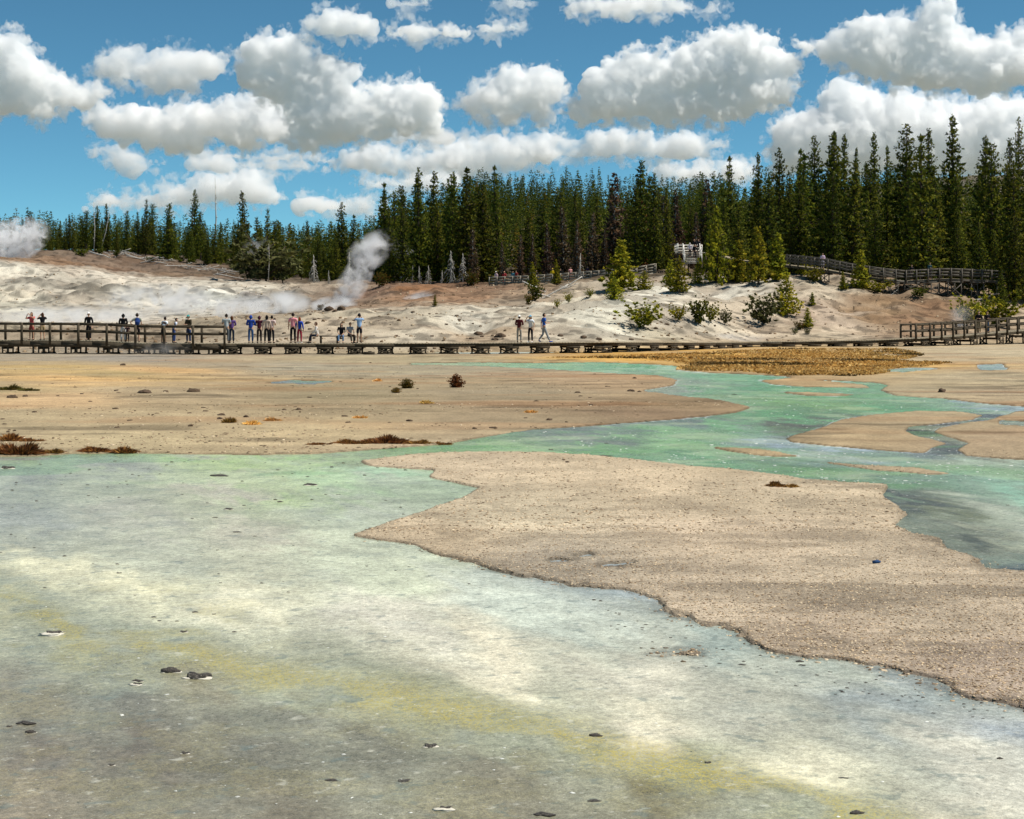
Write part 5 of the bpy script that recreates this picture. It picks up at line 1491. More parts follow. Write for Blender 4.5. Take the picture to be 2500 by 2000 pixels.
# --- gravel, flecks for foam and sun sparkles
def chips(n, region, size, pal, seed, flat=.45, land=True, patchy=False):
    r = np.random.default_rng(seed)
    px = r.uniform(region[0], region[1], n)
    py = r.uniform(region[2], region[3], n)
    Y = CH * F / (py - HY)
    X = (px - CX) / F * Y
    z, w, *_ = terrain(X, Y)
    ok = (w < .45) if land is True else (w > .75)
    if land == 'shore':
        ok = (w > .4) & (w < .93) & (r.random(n) < np.clip(1.1 - w, .0, 1) ** 1.5)
        land = False
    if patchy: ok &= fbm2(X / 5, Y / 3, 3, 140) + r.random(n) * .2 > .62
    X, Y, z = X[ok], Y[ok], z[ok]
    n = len(X)
    base = np.array([(-1, -.7, -.6), (1, -.8, -.5), (.8, .9, -.6), (-.9, .8, -.5), (-.55, -.45, .55), (.6, -.5, .75), (.5, .55, .5), (-.6, .5, .7)])
    s = size[0] + (size[1] - size[0]) * r.random(n) ** 3
    V = base[None] * (1 + r.normal(0, .22, (n, 8, 3)))
    V *= (s[:, None] * np.stack([r.uniform(.7, 1.5, n), r.uniform(.7, 1.2, n), r.uniform(.6, 1.3, n) * flat], 1))[:, None, :]
    a = r.uniform(0, 6.28, n)
    c, q = np.cos(a)[:, None], np.sin(a)[:, None]
    x, y = V[:, :, 0] * c - V[:, :, 1] * q, V[:, :, 0] * q + V[:, :, 1] * c
    zz = z if land else np.full(n, WZ)
    V = np.stack([x + X[:, None], y + Y[:, None], V[:, :, 2] + zz[:, None] + (s * .15 if land else s * .05)[:, None]], 2).reshape(-1, 3)
    F6 = np.array([(0, 3, 2, 1), (4, 5, 6, 7), (0, 1, 5, 4), (1, 2, 6, 5), (2, 3, 7, 6), (3, 0, 4, 7)])
    Q = (F6[None] + 8 * np.arange(n)[:, None, None]).reshape(-1, 4)
    C = np.array(pal)[r.integers(0, len(pal), n)] * r.uniform(.7, 1.25, n)[:, None]
    return npmesh('gravel', V, Q, np.repeat(C, 8, 0), smooth=False)
m = bpy.data.materials.new('gravel_chips')
t, p = nodes(m)
a_ = N(t, 'Attribute', attribute_name='Col')
t.links.new(a_.outputs['Color'], p.inputs['Base Color'])
p.inputs['Roughness'].default_value = .9
p.inputs['Specular IOR Level'].default_value = .15
M['chips'] = m
GP = [srgb(196, 172, 140), srgb(176, 152, 122), srgb(208, 188, 158), srgb(140, 118, 92), srgb(112, 94, 74)]
tag(link('gravel', chips(90000, (850, 2750, 1290, 1830), (.003, .012), GP, 1), m), 'pale loose gravel covering the spit between the pools', 'gravel', kind='stuff')
tag(link('gravel', chips(16000, (850, 2750, 1100, 1300), (.005, .02), GP, 2), m), 'pale loose gravel on the far half of the spit', 'gravel', kind='stuff')
tag(link('gravel', chips(13000, (-100, 1850, 880, 1110), (.006, .034), GP[1:] + [srgb(90, 74, 56)], 3, .45, True, True), m), 'loose brown chips strewn over the tan flat', 'gravel', kind='stuff')
FO = [srgb(206, 206, 198)]
HGR = [srgb(120, 98, 74), srgb(96, 78, 58), srgb(150, 130, 104), srgb(176, 158, 132)]
def slope_stones(n, seed):
    r = np.random.default_rng(seed)
    pxs, vs = r.uniform(-100, 2600, n), 1.04 + 1.1 * r.random(n) ** 1.3
    Y = vs * Yb(pxs)
    X = (pxs - CX) / F * Y
    ok = fbm2(X / 4, Y / 4, 3, 150) + r.random(n) * .25 > .60
    X, Y = X[ok], Y[ok]
    z = terrain(X, Y)[0]
    n = len(X)
    base = np.array([(-1, -.7, -.6), (1, -.8, -.5), (.8, .9, -.6), (-.9, .8, -.5), (-.55, -.45, .55), (.6, -.5, .75), (.5, .55, .5), (-.6, .5, .7)])
    s = .025 + .13 * r.random(n) ** 3
    V = base[None] * (1 + r.normal(0, .22, (n, 8, 3))) * s[:, None, None] + np.stack([X, Y, z], 1)[:, None, :]
    F6 = np.array([(0, 3, 2, 1), (4, 5, 6, 7), (0, 1, 5, 4), (1, 2, 6, 5), (2, 3, 7, 6), (3, 0, 4, 7)])
    return npmesh('gravel', V.reshape(-1, 3), (F6[None] + 8 * np.arange(n)[:, None, None]).reshape(-1, 4), np.repeat(np.array(HGR)[r.integers(0, 4, n)] * r.uniform(.7, 1.2, n)[:, None], 8, 0), smooth=False)
tag(link('gravel', slope_stones(16000, 8), m), 'small stones littering the pale mounds and slopes behind the boardwalk', 'gravel', kind='stuff')
def shore_chips():
    me = chips(60000, (800, 2750, 1290, 1830), (.004, .02), GP + [srgb(90, 78, 62)], 9, .45, 'shore')
    return me
tag(link('gravel', shore_chips(), m), 'wet pebbles spilling from the spit into the shallows', 'gravel', kind='stuff')
fl = chips(1300, (1250, 2600, 900, 1180), (.010, .036), FO, 4, .2, False)  # white chips stand in for sun sparkles as well as foam
fl.name = 'foam'
tag(link('foam', fl, m), 'white flecks for foam and sun sparkles on the green stream', 'foam', kind='stuff')
fl = chips(260, (-50, 2550, 1130, 1990), (.004, .018), FO, 5, .12, False)
fl.name = 'foam'
tag(link('foam', fl, m), 'white foam flecks drifting on the wide pale pool', 'foam', kind='stuff')

# ------------------------------------------------------------------ walkways of planks on trestles, with rails
class Path:
    """centre line of a walkway: points (x, y, deck height), queried by length along it"""
    def __init__(s, pts):
        s.p = np.array(pts, float)
        d = np.linalg.norm(np.diff(s.p[:, :2], axis=0), axis=1)
        s.s = np.concatenate([[0], np.cumsum(d)])
        s.L = s.s[-1]
    def pos(s, t):
        return np.array([np.interp(t, s.s, s.p[:, i]) for i in range(3)])
    def tan(s, t):
        d = s.pos(min(t + .15, s.L)) - s.pos(max(t - .15, 0))
        return d / np.linalg.norm(d)
    def off(s, t, n, z=0):
        """point n metres to the right of the path (towards the viewer when walking left to right is negative), z above the deck"""
        d = s.tan(t)
        r = np.array([d[1], -d[0], 0]); r /= np.linalg.norm(r)
        return s.pos(t) + r * n + np.array([0, 0, z])
    def at_px(s, px):
        q = np.linspace(0, s.L, 800)
        x = np.interp(q, s.s, s.p[:, 0]); y = np.interp(q, s.s, s.p[:, 1])
        return q[np.argmin(np.abs(CX + F * x / y - px))]

def walkway(name, label, cat, path, width, mat, rails=(), trestles=(), posts_low=(), stringer=.26, plank=.19, deckmat=None):
    o0 = path.p[0].copy()
    o0[2] = min(path.p[:, 2]) - .3
    root = tag(empty(name, o0), label, cat)
    def put(part, mb, m=mat):
        me = mb.mesh(part)
        v = np.empty(len(me.vertices) * 3); me.vertices.foreach_get('co', v)
        me.vertices.foreach_set('co', (v.reshape(-1, 3) - o0).ravel())
        me.update()
        return link(part, me, m, root)
    hw = width / 2
    mb = MB()
    n = int(path.L / plank)
    for i in range(n):
        a, b = i * plank, (i + 1) * plank - .012
        A, B = path.off(a, -hw), path.off(a, hw)
        C_, D = path.off(b, hw), path.off(b, -hw)
        j = rnd.uniform(-.004, .004)
        up, dn = np.array([0, 0, j]), np.array([0, 0, -.045])
        mb.add([A + dn, B + dn, C_ + dn, D + dn, A + up, B + up, C_ + up, D + up], [(0, 3, 2, 1), (4, 5, 6, 7), (0, 1, 5, 4), (1, 2, 6, 5), (2, 3, 7, 6), (3, 0, 4, 7)])
    put('deck', mb, deckmat or M['deck'])
    knots = [0] + [x for x in path.s[1:-1]] + [path.L]
    def runs(t0, t1, step=2.4):
        k = max(1, int(math.ceil((t1 - t0) / step)))
        return [t0 + (t1 - t0) * i / k for i in range(k + 1)]
    for sd in (-hw + .06, 0, hw - .06):
        mb = MB()
        q = runs(0, path.L)
        for a, b in zip(q[:-1], q[1:]):
            mb.beam(path.off(a, sd, -.047 - stringer / 2), path.off(b, sd, -.047 - stringer / 2), .09, stringer)
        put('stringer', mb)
    # rails: (from, to, sides, post spacing, heights, board height, post height)
    for (t0, t1, sides, gap, hts, bh, ph) in rails:
        for sd in sides:
            e = sd * (hw + .03)
            q = runs(t0, t1, gap)
            for t_ in q:
                mb = MB()
                d = path.tan(t_)
                mb.beam(path.off(t_, e, -.047 - stringer - .05), path.off(t_, e, ph), .12, .12, (d[0], d[1], 0))
                put('post', mb)
            for h in hts:
                mb = MB()
                e2 = sd * (hw - .055)
                for a, b in zip(q[:-1], q[1:]):
                    mb.beam(path.off(a - .03, e2, h), path.off(b + .03, e2, h), .05, bh)
                put('rail', mb)
    # trestles: caps with posts and crossed braces, on the near and the far side
    for (tc_, w, foot, style) in trestles:
        mb = MB()
        for sd in (-hw + .06, hw - .06):
            top = -.047 - stringer
            C0 = path.off(tc_, sd, top)
            ca, cb = path.off(max(tc_ - w * .5, 0), sd, top - .065), path.off(min(tc_ + w * .5, path.L), sd, top - .065)
            mb.beam(ca, cb, .16, .13)
            if foot is None:
                gzv = gz(C0[0], C0[1]) - .06
            else:
                gzv = foot
            zt = min(ca[2], cb[2]) - .063
            if zt - gzv < .1: continue
            pa, pb = path.off(max(tc_ - w * .40, 0), sd), path.off(min(tc_ + w * .40, path.L), sd)
            pa[2] = pb[2] = zt
            qa, qb = pa.copy(), pb.copy()
            qa[2] = qb[2] = gzv
            mb.beam(pa, qa, .10, .10, (0, 1, 0)); mb.beam(pb, qb, .10, .10, (0, 1, 0))
            c1, c2 = (pa + pb) / 2, (qa + qb) / 2
            mb.beam(c1, c2, .07, .09, (0, 1, 0))
            nrm = np.array([0, -.09 if sd > 0 else .09, 0])
            if style == 'x':
                mb.beam(pa * .9 + qa * .1 + nrm, qb * .9 + pb * .1 + nrm, .05, .075); mb.beam(pb * .9 + qb * .1 + nrm * 1.6, qa * .9 + pa * .1 + nrm * 1.6, .05, .075)
            elif style == 'v':
                mb.beam(c1 + nrm, qa * .85 + pa * .15 + nrm, .05, .075); mb.beam(c1 + nrm, qb * .85 + pb * .15 + nrm, .05, .075)
            ext = (qb - qa) / (np.linalg.norm(qb - qa) + 1e-6) * .1
            up = np.array([0, 0, .07])
            mb.beam(qa - ext + up, qb + ext + up, .18, .12)
        a, b = path.off(tc_, -hw + .06, -.047 - stringer - .24), path.off(tc_, hw - .06, -.047 - stringer - .24)
        mb.beam(a, b, .12, .16)
        put('trestle', mb)
    return root

WDK = [(-150, 830), (100, 831), (250, 832), (300, 835), (350, 838), (560, 839), (800, 839), (1100, 838), (1450, 836), (1600, 836), (1700, 837), (1850, 835), (2000, 833), (2140, 830), (2216, 826.5), (2300, 822), (2400, 814), (2500, 805.5), (2640, 795)]
pts = []
for px in np.arange(-150, 2641, 15):
    Y = Yb(px)
    dpy = np.interp(px, *curve(WDK))
    pts.append(((px - CX) / F * (Y + .85), Y + .85, CH + (HY - dpy) / F * Y))
MAIN = Path(pts)
tr = []
for px in (20, 105, 185, 263, 340, 400, 460, 530, 568, 643, 717, 793, 868, 943, 1022, 1098, 1171, 1244, 1318, 1392, 1458, 1519):
    tr.append((MAIN.at_px(px), .86 if px < 1420 else 1.05, None, 'x' if px > 550 else 'n'))
for px in (1575, 1622, 1664, 1702, 1738, 1772, 1806, 1842, 1878):
    tr.append((MAIN.at_px(px), .8, None, 'v'))
for px in (1918, 1980, 2044, 2105, 2168):
    tr.append((MAIN.at_px(px), .95, None, 'v'))
for px, st in ((2239, 'v'), (2294, 'x'), (2357, 'x'), (2420, 'x'), (2484, 'x'), (2550, 'x'), (2610, 'x')):
    tr.append((MAIN.at_px(px), 1.12, None, st))
t55 = MAIN.at_px(556)
def fascia(root, path, t0, t1, width, h):
    o0 = np.array(root.location)
    for sd in (-1, 1):
        mb = MB()
        k = int((t1 - t0) / 2.2) + 1
        q = [t0 + (t1 - t0) * i / k for i in range(k + 1)]
        for a, b in zip(q[:-1], q[1:]):
            mb.beam(path.off(a, sd * (width / 2 - .008), -.06 - h / 2), path.off(b, sd * (width / 2 - .008), -.06 - h / 2), .04, h)
        mb.V = [v - o0 for v in mb.V]
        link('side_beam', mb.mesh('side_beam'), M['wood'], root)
t22 = MAIN.at_px(2219)
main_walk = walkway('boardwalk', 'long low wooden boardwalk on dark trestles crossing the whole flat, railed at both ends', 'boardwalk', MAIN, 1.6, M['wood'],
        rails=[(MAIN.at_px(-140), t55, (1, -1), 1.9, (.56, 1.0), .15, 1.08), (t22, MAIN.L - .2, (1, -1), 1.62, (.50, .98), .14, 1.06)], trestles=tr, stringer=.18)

fascia(main_walk, MAIN, MAIN.at_px(-140), MAIN.at_px(545), 1.6, .34)
def px_path(P):
    out = []
    P = np.array(P, float)
    for px in np.linspace(P[0, 0], P[-1, 0], 40):
        dpy, Y = np.interp(px, P[:, 0], P[:, 1]), np.interp(px, P[:, 0], P[:, 2])
        out.append(((px - CX) / F * Y, Y, CH + (HY - dpy) / F * Y))
    return Path(out)
UP1 = px_path([(1203, 696, 209), (1300, 692.5, 206), (1400, 686, 203), (1480, 680, 200), (1545, 674, 198), (1600, 664, 198)])
walkway('railed_walkway', 'weathered grey railed walkway along the top of the brown bank behind the white mound', 'boardwalk', UP1, 1.6, M['grey_wood'],
        rails=[(0, UP1.L, (1, -1), 1.2, (.20, .55, .92), .20, 1.0)], stringer=.22)
UP2 = px_path([(1740, 618, 186), (1800, 634, 184), (1870, 642, 180), (1940, 648, 176), (2010, 656, 172), (2090, 671, 170), (2150, 681, 170), (2200, 686, 171), (2300, 680, 172), (2400, 684, 174), (2480, 689, 175), (2600, 690, 176)])
tr = [(UP2.at_px(px), 2.0, None, 'x') for px in (2000, 2095, 2165, 2215, 2265, 2320, 2375, 2440)]
walkway('long_railed_walkway', 'long dark railed walkway sloping down across the shaded right hillside, bridging a dip', 'boardwalk', UP2, 1.7, M['shade_toned_wood'],
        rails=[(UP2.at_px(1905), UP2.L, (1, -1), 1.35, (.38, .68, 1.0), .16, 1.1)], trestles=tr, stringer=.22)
# pale platform with a stair among the young pines
PLT = px_path([(1648, 611, 203), (1690, 609, 201), (1722, 610, 200)])
z0 = PLT.p[0][2]
def stairs_platform():
    o0 = Vector(PLT.p[0])
    root = tag(empty('platform', (o0.x, o0.y, gz(o0.x, o0.y))), 'pale railed viewing platform with a stair coming down between young pines', 'viewing platform')
    base = np.array(root.location)
    def put(part, mb, m):
        mb.V = [v - base for v in mb.V]
        return link(part, mb.mesh(part), m, root)
    x0, x1, yf, yb, z = PLT.p[0][0], PLT.p[-1][0], 199.5, 203.5, CH + (HY - 618) / F * 201
    mb = MB()
    for i in range(18):
        a = x0 + (x1 - x0) * i / 18
        mb.beam((a + .1, yf, z), (a + .1, yb, z), (x1 - x0) / 18 - .015, .05)
    put('deck', mb, M['pale_wood'])
    mb = MB()
    for sgn in ((x0, yf), (x0, yb), (x1, yf), (x1, yb), ((x0 + x1) / 2, yb)):
        mb.beam((sgn[0], sgn[1], z - .03), (sgn[0], sgn[1], gz(*sgn) - .2), .16, .16, (0, 1, 0))
    put('support', mb, M['wood'])
    def rail(p, q, nm='rail'):
        p, q = np.array(p), np.array(q)
        for h in (.4, .72, 1.06):
            mb = MB(); mb.beam(p + (0, 0, h), q + (0, 0, h), .07, .14); put('rail', mb, M['pale_wood'])
        n = max(2, int(np.linalg.norm(q - p) / 1.1) + 1)
        for i in range(n):
            mb = MB(); c = p + (q - p) * i / (n - 1)
            mb.beam(c, c + (0, 0, 1.12), .1, .1, (0, 1, 0)); put('post', mb, M['pale_wood'])
    rail((x0, yb, z), (x1, yb, z)); rail((x0, yf, z), (x0, yb, z))
    # stair down towards the viewer from the front edge
    sx0, sx1 = x0 + (x1 - x0) * .18, x0 + (x1 - x0) * .78
    n, yy, z2 = 7, yf, z
    for i in range(n):
        mb = MB()
        mb.beam((sx0, yf - .15 - .3 * i, z - .19 * (i + 1)), (sx1, yf - .15 - .3 * i, z - .19 * (i + 1)), .29, .05)
        put('step', mb, M['pale_wood'])
    for xx in (sx0, sx1):
        mb = MB()
        mb.beam((xx, yf, z - .12), (xx, yf - .3 * n, z - .19 * n - .12), .06, .28); put('stringer', mb, M['pale_wood'])
        a, b = np.array((xx, yf, z)), np.array((xx, yf - .3 * n, z - .19 * n))
        rail(a, b)
    mb = MB()
    for xx in (sx0, sx1):
        mb.beam((xx, yf - .3 * n, z - .19 * n - .1), (xx, yf - .3 * n, gz(xx, yf - .3 * n) - .2), .14, .14, (0, 1, 0))
    put('support', mb, M['wood'])
    return (sx0 + sx1) / 2, yf, z
SX, SY, SZ = stairs_platform()

# bench on the boardwalk
tb0, tb1 = MAIN.at_px(779), MAIN.at_px(868)
bo = MAIN.off(tb0, 0)
bench = tag(empty('bench', bo), 'long backless wooden bench on the boardwalk under three seated people', 'bench')
def bput(part, mb):
    mb.V = [v - bo for v in mb.V]
    return link(part, mb.mesh(part), M['wood'], bench)
mb = MB()
for k in (-.12, .0, .12):
    mb.beam(MAIN.off(tb0, -.05 + k, .43), MAIN.off(tb1, -.05 + k, .43), .11, .05)
bput('seat', mb)
for q in (.04, .5, .96):
    mb = MB()
    t_ = tb0 + (tb1 - tb0) * q
    mb.beam(MAIN.off(t_, -.05, 0), MAIN.off(t_, -.05, .405), .1, .3, (0, 1, 0))
    bput('leg', mb)
# low timber sill lying on the ground before the boardwalk
x, y = (901 - CX) / F * 97.5, 97.5
mb = MB(); mb.beam((-.33, 0, .08), (.33, 0, .08), .2, .16); mb.beam((-.05, 0, .18), (.15, 0, .18), .12, .05)
tag(link('timber_block', mb.mesh('timber_block'), M['wood'], None, (x, y, gz(x, y))), 'short dark timber block on the ground in front of the trestles below the benches', 'timber')
# blue litter on the spit
x, y = at(2138, 1376)
mb = MB(); mb.beam((-.03, 0, .01), (.03, .01, .02), .03, .03); mb.beam((.02, 0, .01), (.05, .03, .015), .02, .015)
tag(link('litter', mb.mesh('litter'), cloth((40, 70, 110)), None, (x, y, gz(x, y))), 'tiny dark blue scrap lying on the gravel spit', 'litter')

# ------------------------------------------------------------------ the visitors
A = math.pi
def held(kind, root, P, k, label, rgb=(20, 20, 22)):
    a, b = np.array(P['wrl']) * k, np.array(P['wrr']) * k
    c = (a + b) / 2 + np.array([0, .06, .03])
    mb = MB()
    mb.beam(c + (-.07, 0, 0), c + (.07, 0, 0), .03, .09)
    if kind == 'camera': mb.tube([c + (0, .0, 0), c + (0, .1, 0)], .035, 8)
    o = link(kind, mb.mesh(kind), cloth(rgb), None, root.location)
    o.rotation_euler = root.rotation_euler
    return tag(o, label, kind)
def visitor(px, label, H=1.7, yaw=0.0, off=0.0, path=None, **kw):
    pt = path or MAIN
    p = pt.off(pt.at_px(px), off)
    return person(tuple(p + np.array([0, 0, .004])), yaw, H, label, **kw)
BLK, DK_, JEAN, KH = (22, 22, 26), (34, 32, 36), (44, 62, 96), (160, 140, 105)
visitor(80, 'person in coral top and shorts lifting an arm to the face on the left boardwalk', 1.66, A * .9, .1, shirt=(196, 84, 84), pants=(150, 72, 66), hair=(90, 55, 35), pose='photo', sleeve='short', leg='short', long_hair=True)
r_, P_, k_ = visitor(103, 'person in black shirt and khaki shorts taking a picture on the left boardwalk', 1.64, .5, -.1, shirt=BLK, pants=KH, hair=(70, 42, 26), pose='photo', sleeve='short', leg='short', long_hair=True)
held('phone', r_, P_, k_, 'dark phone held up by the person in black shirt and khaki shorts')
visitor(216, 'person in white cap and black tracksuit standing alone on the left boardwalk', 1.68, A * .95, .1, shirt=BLK, pants=DK_, hat=(230, 230, 228), brim=False)
visitor(304, 'person in black hooded jacket and white trousers on the left boardwalk', 1.66, .1, .1, shirt=BLK, pants=(205, 205, 205), hood=True, pose='fold')
visitor(318, 'small child in dark clothes beside the white trousered person', 1.05, .2, .35, shirt=(50, 30, 34), pants=BLK, hair=(92, 52, 28), sleeve='short')
r_, P_, k_ = visitor(337, 'person with a blue backpack and hand on hip on the left boardwalk', 1.74, .3, .0, shirt=(128, 132, 118), pants=DK_, hat=(70, 62, 52), brim=False, pose='hip', leg='short', sleeve='short')
bp = bmesh.new(); bmesh.ops.create_uvsphere(bp, u_segments=14, v_segments=10, radius=1)
for v in bp.verts: v.co = (v.co.x * .16, v.co.y * .10 + (.02 if v.co.z > 0 else -.02), v.co.z * .25)
me = bpy.data.meshes.new('backpack'); bp.to_mesh(me); bp.free()
pk = link('backpack', me, cloth((36, 62, 118)), None, r_.location + Matrix.Rotation(.3, 3, 'Z') @ Vector((0, -.19, 1.25 * k_)))
pk.rotation_euler = (0, 0, .3)
tag(pk, 'blue backpack worn by the person with a hand on the hip', 'backpack')
mb = MB(); mb.beam((-.09, .06, .2), (-.09, .2, .16), .05, .02); mb.beam((.09, .06, .2), (.09, .2, .16), .05, .02)
link('strap', mb.mesh('strap'), cloth((28, 48, 92)), pk)
visitor(401, 'person in white shirt with a small emblem and black shorts leaning forward', 1.58, -.5, .15, shirt=(228, 230, 234), pants=BLK, hair=(34, 24, 20), pose='lean', skin='brown', sleeve='short', leg='short')
visitor(419, 'person in white shirt and blue trousers bending beside the black shorts person', 1.5, -1.2, -.35, shirt=(205, 212, 226), pants=(62, 84, 140), hair=(30, 24, 20), pose='lean', sleeve='short')
visitor(463, 'person in teal cap, olive jacket and jeans on the left boardwalk', 1.66, A * .8, .1, shirt=(62, 54, 38), pants=JEAN, hat=(38, 150, 150), brim=False, pose='fold')
visitor(556, 'person in light grey shirt and grey trousers at the end of the left railing', 1.74, .1, .2, shirt=(176, 182, 182), pants=(98, 104, 108), hair=(40, 30, 24), pose='fold', sleeve='short')
visitor(564, 'person in purple top half hidden behind the light grey shirt', 1.62, .2, -.3, shirt=(96, 70, 128), pants=(30, 44, 62), hair=(88, 54, 30), pose='fold', long_hair=True)
visitor(615, 'person in bright blue hooded jacket and jeans with head bowed', 1.66, .1, .1, shirt=(30, 66, 150), pants=(48, 84, 128), pose='fold', hood=True)
visitor(634, 'person in maroon jacket and dark leggings beside the blue jacket', 1.62, .2, -.1, shirt=(70, 26, 44), pants=(48, 40, 40), hair=(60, 28, 26), pose='fold', hood=True)
visitor(650, 'person in beige top and black trousers with black hair', 1.66, .0, .15, shirt=(190, 168, 152), pants=BLK, hair=(14, 12, 12), long_hair=True)
visitor(661, 'person in pale pink top and black jeans on the right of the beige top', 1.64, -.3, -.2, shirt=(222, 196, 190), pants=(28, 30, 36), hair=(24, 18, 16), sleeve='short', pose='fold')
visitor(714, 'tall person in pink shirt and black trousers seen from behind', 1.80, .0, .1, shirt=(226, 146, 154), pants=(26, 22, 26), hair=(30, 20, 18), sleeve='short')
visitor(730, 'girl in blue jacket and red leggings with red brown hair', 1.55, -.2, -.1, shirt=(34, 74, 176), pants=(156, 38, 62), hair=(120, 62, 34), long_hair=True, shoes=(215, 210, 205))
visitor(879, 'person in light blue shirt, dark shorts and cap taking a picture beside the bench', 1.76, .2, .1, shirt=(150, 180, 216), pants=(24, 26, 38), hat=(26, 30, 44), brim=False, pose='photo', sleeve='short', leg='short', skin='tan')
r_, P_, k_ = visitor(776, 'seated person in white jacket with a dark strap, at the left end of the bench', 1.66, A * .55, -.02, shirt=(222, 214, 204), pants=(34, 40, 54), hair=(86, 62, 46), pose='sit', long_hair=False, shoes=(36, 32, 34))
mb = MB(); mb.tube([(.15, .13, 1.03 * k_ - .12), (0, .145, .86 * k_), (-.15, .12, .62 * k_)], .012, 5)
o = link('bag_strap', mb.mesh('bag_strap'), cloth((40, 34, 32)), r_)
visitor(832, 'seated person in black T-shirt and jeans with a dark object hanging between the knees', 1.6, A * 1.0, -.05, shirt=(24, 24, 28), pants=(96, 126, 160), hair=(38, 28, 24), pose='sit', sleeve='short', long_hair=True)
p_ = MAIN.off(MAIN.at_px(834), .55, .33)
mb = MB(); mb.beam((-.05, 0, 0), (.05, 0, 0), .06, .1); mb.tube([(0, 0, .05), (0, .02, .14)], .01, 5)
tag(link('camera', mb.mesh('camera'), cloth((18, 18, 20)), None, p_), 'small dark camera dangling in front of the seated jeans wearer', 'camera')
visitor(853, 'seated person in grey T-shirt and dark trousers with one arm shading the eyes', 1.62, -A * .8, -.05, shirt=(150, 152, 158), pants=(58, 50, 44), hair=(34, 24, 20), pose='sit', sleeve='short', hat=(60, 44, 36), brim=False)
visitor(1265, 'person in white hat, maroon jacket and grey trousers on the open boardwalk', 1.64, -.35, .1, shirt=(86, 32, 40), pants=(150, 146, 138), hat=(238, 236, 230), pose='fold')
visitor(1294, 'person in blue and white cap, white T-shirt and black trousers on the open boardwalk', 1.64, A * .85, .1, shirt=(214, 220, 226), pants=(28, 26, 34), hair=(26, 20, 18), hat=(96, 160, 190), brim=False, pose='raise', sleeve='short', long_hair=True, shoes=(220, 220, 220))
visitor(1328, 'person in blue polo shirt and grey trousers striding to the right', 1.76, -A * .42, .1, shirt=(38, 84, 168), pants=(140, 146, 150), hair=(40, 30, 24), pose='walk', sleeve='short', shoes=(44, 96, 190))
visitor(2392, 'person in black jacket and khaki trousers on the rising ramp at the right', 1.7, A * .9, -.1, shirt=(26, 24, 28), pants=(150, 134, 104), pose='fold', hair=(26, 22, 20))
visitor(2407, 'person in dark jacket and jeans leaning an arm on the ramp rail at the right', 1.66, A * 1.1, .1, shirt=(30, 26, 28), pants=(40, 70, 100), pose='fold', hair=(20, 16, 16))
for px, sh, pa, ht, lab in [(1213, (214, 184, 190), (140, 120, 120), (230, 226, 220), 'person in pale pink at the left end of the railed walkway on the brown bank'), (1231, (176, 56, 60), (150, 50, 52), (220, 170, 140), 'person in red with a straw hat on the brown bank walkway'), (1254, (60, 130, 150), JEAN, None, 'person in teal on the brown bank walkway'), (1261, (150, 44, 44), BLK, None, 'person in dark red close beside the one in teal'),
                        (1301, (198, 190, 214), DK_, (215, 200, 190), 'person in lilac on the brown bank walkway'), (1309, (40, 34, 44), BLK, None, 'person in dark clothes close beside the one in lilac'), (1349, (236, 200, 30), (60, 56, 40), (230, 200, 60), 'person in bright yellow jacket on the brown bank walkway'), (1371, (26, 24, 26), BLK, None, 'person in black right of the yellow jacket'), (1392, (232, 166, 160), (150, 120, 110), None, 'person in salmon pink shirt on the brown bank walkway'), (1437, (60, 40, 66), BLK, None, 'person in dark purple at the right end of the brown bank walkway')]:
    visitor(px, lab, rnd.uniform(1.58, 1.76), rnd.uniform(2.4, 3.9), rnd.uniform(-.2, .25), UP1, shirt=sh, pants=pa, hat=ht, pose=rnd.choice(['stand', 'fold', 'stand']), sleeve=rnd.choice(['short', 'long']))
for px, sh, pa, ht, lab, H in [(2008, (220, 196, 214), (190, 180, 190), None, 'person in white and lilac on the long right walkway', 1.6), (2226, (24, 24, 28), BLK, None, 'person in black on the bridge of the long right walkway', 1.6), (2270, (24, 62, 72), (30, 30, 40), None, 'person in dark teal jacket on the bridge of the long right walkway', 1.72)]:
    visitor(px, lab, H, rnd.uniform(2.6, 3.6), 0, UP2, shirt=sh, pants=pa, hat=ht, pose='fold', skin='light')
for dx, dy, dz_, sh, ht, lab in [(-.25, -.75, -.57, (196, 186, 200), (226, 222, 220), 'person in pale top and light cap coming down the platform stair'), (.3, -1.05, -.76, (20, 20, 26), None, 'person in black coming down the platform stair beside the pale one'),
                             (.55, 1.6, .03, (22, 22, 30), None, 'person in dark jacket at the back of the pale platform, left of two'), (1.1, 1.9, .03, (30, 32, 44), None, 'person in dark jacket at the back of the pale platform, right of two')]:
    person((SX + dx, SY + dy, SZ + dz_), 3.1 if dz_ < 0 else 2.6, 1.68, lab, sh, (30, 30, 40), hat=ht, pose='stand')

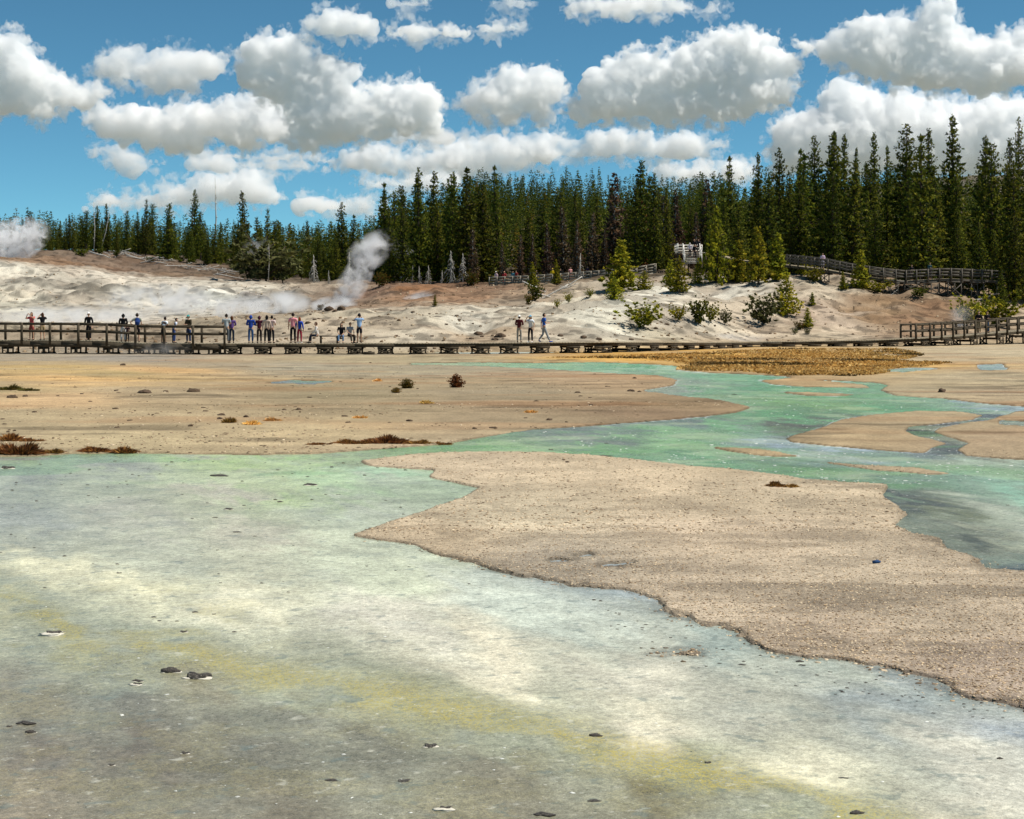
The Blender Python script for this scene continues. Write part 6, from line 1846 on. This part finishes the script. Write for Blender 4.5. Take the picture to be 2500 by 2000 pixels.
# ------------------------------------------------------------------ steam
def steam(label, px, py, Y, wpx, hpx, depth, dens, seed, scale=1.0, lean=0.0, thr=.42, tail=.5, floor=.0):
    """closed body of vapour; density from swirling noise, thinning towards the skin of the body"""
    k = Y / F
    sx, sz = wpx * k / 2, hpx * k / 2
    bm = bmesh.new()
    bmesh.ops.create_icosphere(bm, subdivisions=4, radius=1)
    for v in bm.verts:
        c = v.co
        v.co = (c.x * sx * (1 + .0) + lean * sz * c.z * (1 + .4 * c.z), c.y * depth / 2, c.z * sz)
    me = bpy.data.meshes.new('steam'); bm.to_mesh(me); bm.free()
    o = bpy.data.objects.new('steam', me)
    COL.objects.link(o)
    o.location = ((px - CX) * k, Y, CH + (HY - py) * k)
    m = bpy.data.materials.new('steam_vapour')
    m.use_nodes = True
    t = m.node_tree
    t.nodes.remove(t.nodes['Principled BSDF'])
    tc = N(t, 'TexCoord')
    ob = tc.outputs['Object']
    sp = N(t, 'SeparateXYZ')
    t.links.new(ob, sp.inputs[0])
    zn = math_(t, 'DIVIDE', sp.outputs['Z'], sz)
    xs = math_(t, 'SUBTRACT', sp.outputs['X'], math_(t, 'MULTIPLY', math_(t, 'MULTIPLY', zn, math_(t, 'ADD', math_(t, 'MULTIPLY', zn, .4), 1.0)), lean * sz))
    xn = math_(t, 'DIVIDE', xs, sx)
    yn = math_(t, 'DIVIDE', sp.outputs['Y'], depth / 2)
    r2 = math_(t, 'ADD', math_(t, 'ADD', math_(t, 'MULTIPLY', xn, xn), math_(t, 'MULTIPLY', yn, yn)), math_(t, 'MULTIPLY', zn, zn))
    fall = rng_(t, r2, 1.0, .15, 0, 1)
    vm = N(t, 'VectorMath', operation='ADD')
    vm.inputs[1].default_value = (seed * 13.1, seed * 7.7, seed * 3.3)
    t.links.new(ob, vm.inputs[0])
    nz = N(t, 'TexNoise')
    nz.inputs['Scale'].default_value = .55 * scale
    nz.inputs['Detail'].default_value = 4
    nz.inputs['Roughness'].default_value = .55
    nz.inputs['Distortion'].default_value = .9
    t.links.new(vm.outputs[0], nz.inputs['Vector'])
    a = rng_(t, nz.outputs[0], thr, thr + .22, floor, 1)
    bot = rng_(t, zn, -1, 1, 1.0, tail)
    d = math_(t, 'MULTIPLY', math_(t, 'MULTIPLY', a, fall), math_(t, 'MULTIPLY', bot, dens * 11))
    v = N(t, 'VolumeScatter')
    v.inputs['Color'].default_value = (1, 1, 1, 1)
    v.inputs['Anisotropy'].default_value = .3
    t.links.new(d, v.inputs['Density'])
    t.links.new(v.outputs[0], t.nodes['Material Output'].inputs['Volume'])
    m.cycles.volume_step_rate = .5 if min(wpx, hpx) > 60 else .8
    me.materials.append(m)
    return tag(o, label, 'steam', kind='stuff')
steam('thick white steam cloud billowing at the left edge above the terrace', 22, 588, 236, 200, 125, 5, .55, 1, 1.4, .5, .46, .4)
steam('slanting white steam column rising from the crest by the dark boulders', 864, 686, 178, 88, 178, 4, .17, 21, 1.9, .45, .43, .45)
steam('fine upper wisp drifting off the slanting steam column', 905, 610, 182, 120, 110, 3, .22, 3, 1.0, .5, .47, .4)
steam('low sheet of steam along the foot of the white terrace at left', 150, 772, 166, 520, 56, 7, .09, 4, .9, 0, .42, .3, .10)
steam('bright steam drifting up the middle of the white terrace', 385, 732, 172, 330, 95, 6, .14, 5, 1.0, .3, .46, .3)
steam('steam curling at the right foot of the white terrace', 590, 752, 165, 260, 64, 5, .20, 6, 1.1, .3, .45, .3)
steam('small steam puff between the terrace and the dark boulders', 690, 742, 160, 150, 70, 4, .25, 7, .8, .3, .44, .35)
steam('low steam spreading left of the slanting column', 815, 745, 168, 120, 50, 4, .35, 8, .9, .2, .42, .4)
steam('small grey steam vent on the brown bank', 1020, 735, 170, 90, 55, 3, .30, 9, 1.0, .5, .45, .4)
steam('steam veil over the large grey green shrub', 1850, 778, 142, 100, 80, 3, .07, 10, 1.0, .2, .42, .4)
steam('thin steam over the milky pool behind the boardwalk', 1760, 828, 126, 260, 34, 4, .07, 11, .9, 0, .40, .3)
steam('thin steam hanging over the rounded thicket', 625, 612, 232, 80, 90, 3, .06, 12, .9, .2, .45, .4)
steam('faint steam crossing the left boardwalk near the ground', 400, 850, 98.5, 260, 36, 1.5, .09, 13, 1.6, 0, .44, .3)
steam('faint steam among the shrubs behind the rising ramp', 2345, 775, 140, 80, 70, 3, .05, 14, 1.0, .2, .44, .4)
steam('thin wisp in front of the dark wood right of the slanting column', 985, 610, 226, 70, 60, 2, .10, 15, 1.1, .3, .46, .4)
# ------------------------------------------------------------------ render settings
cy = sc.cycles
cy.max_bounces, cy.volume_bounces, cy.diffuse_bounces, cy.glossy_bounces, cy.transmission_bounces = 40, 32, 3, 2, 3
cy.transparent_max_bounces = 16
cy.use_denoising = True
cy.sample_clamp_indirect = 6
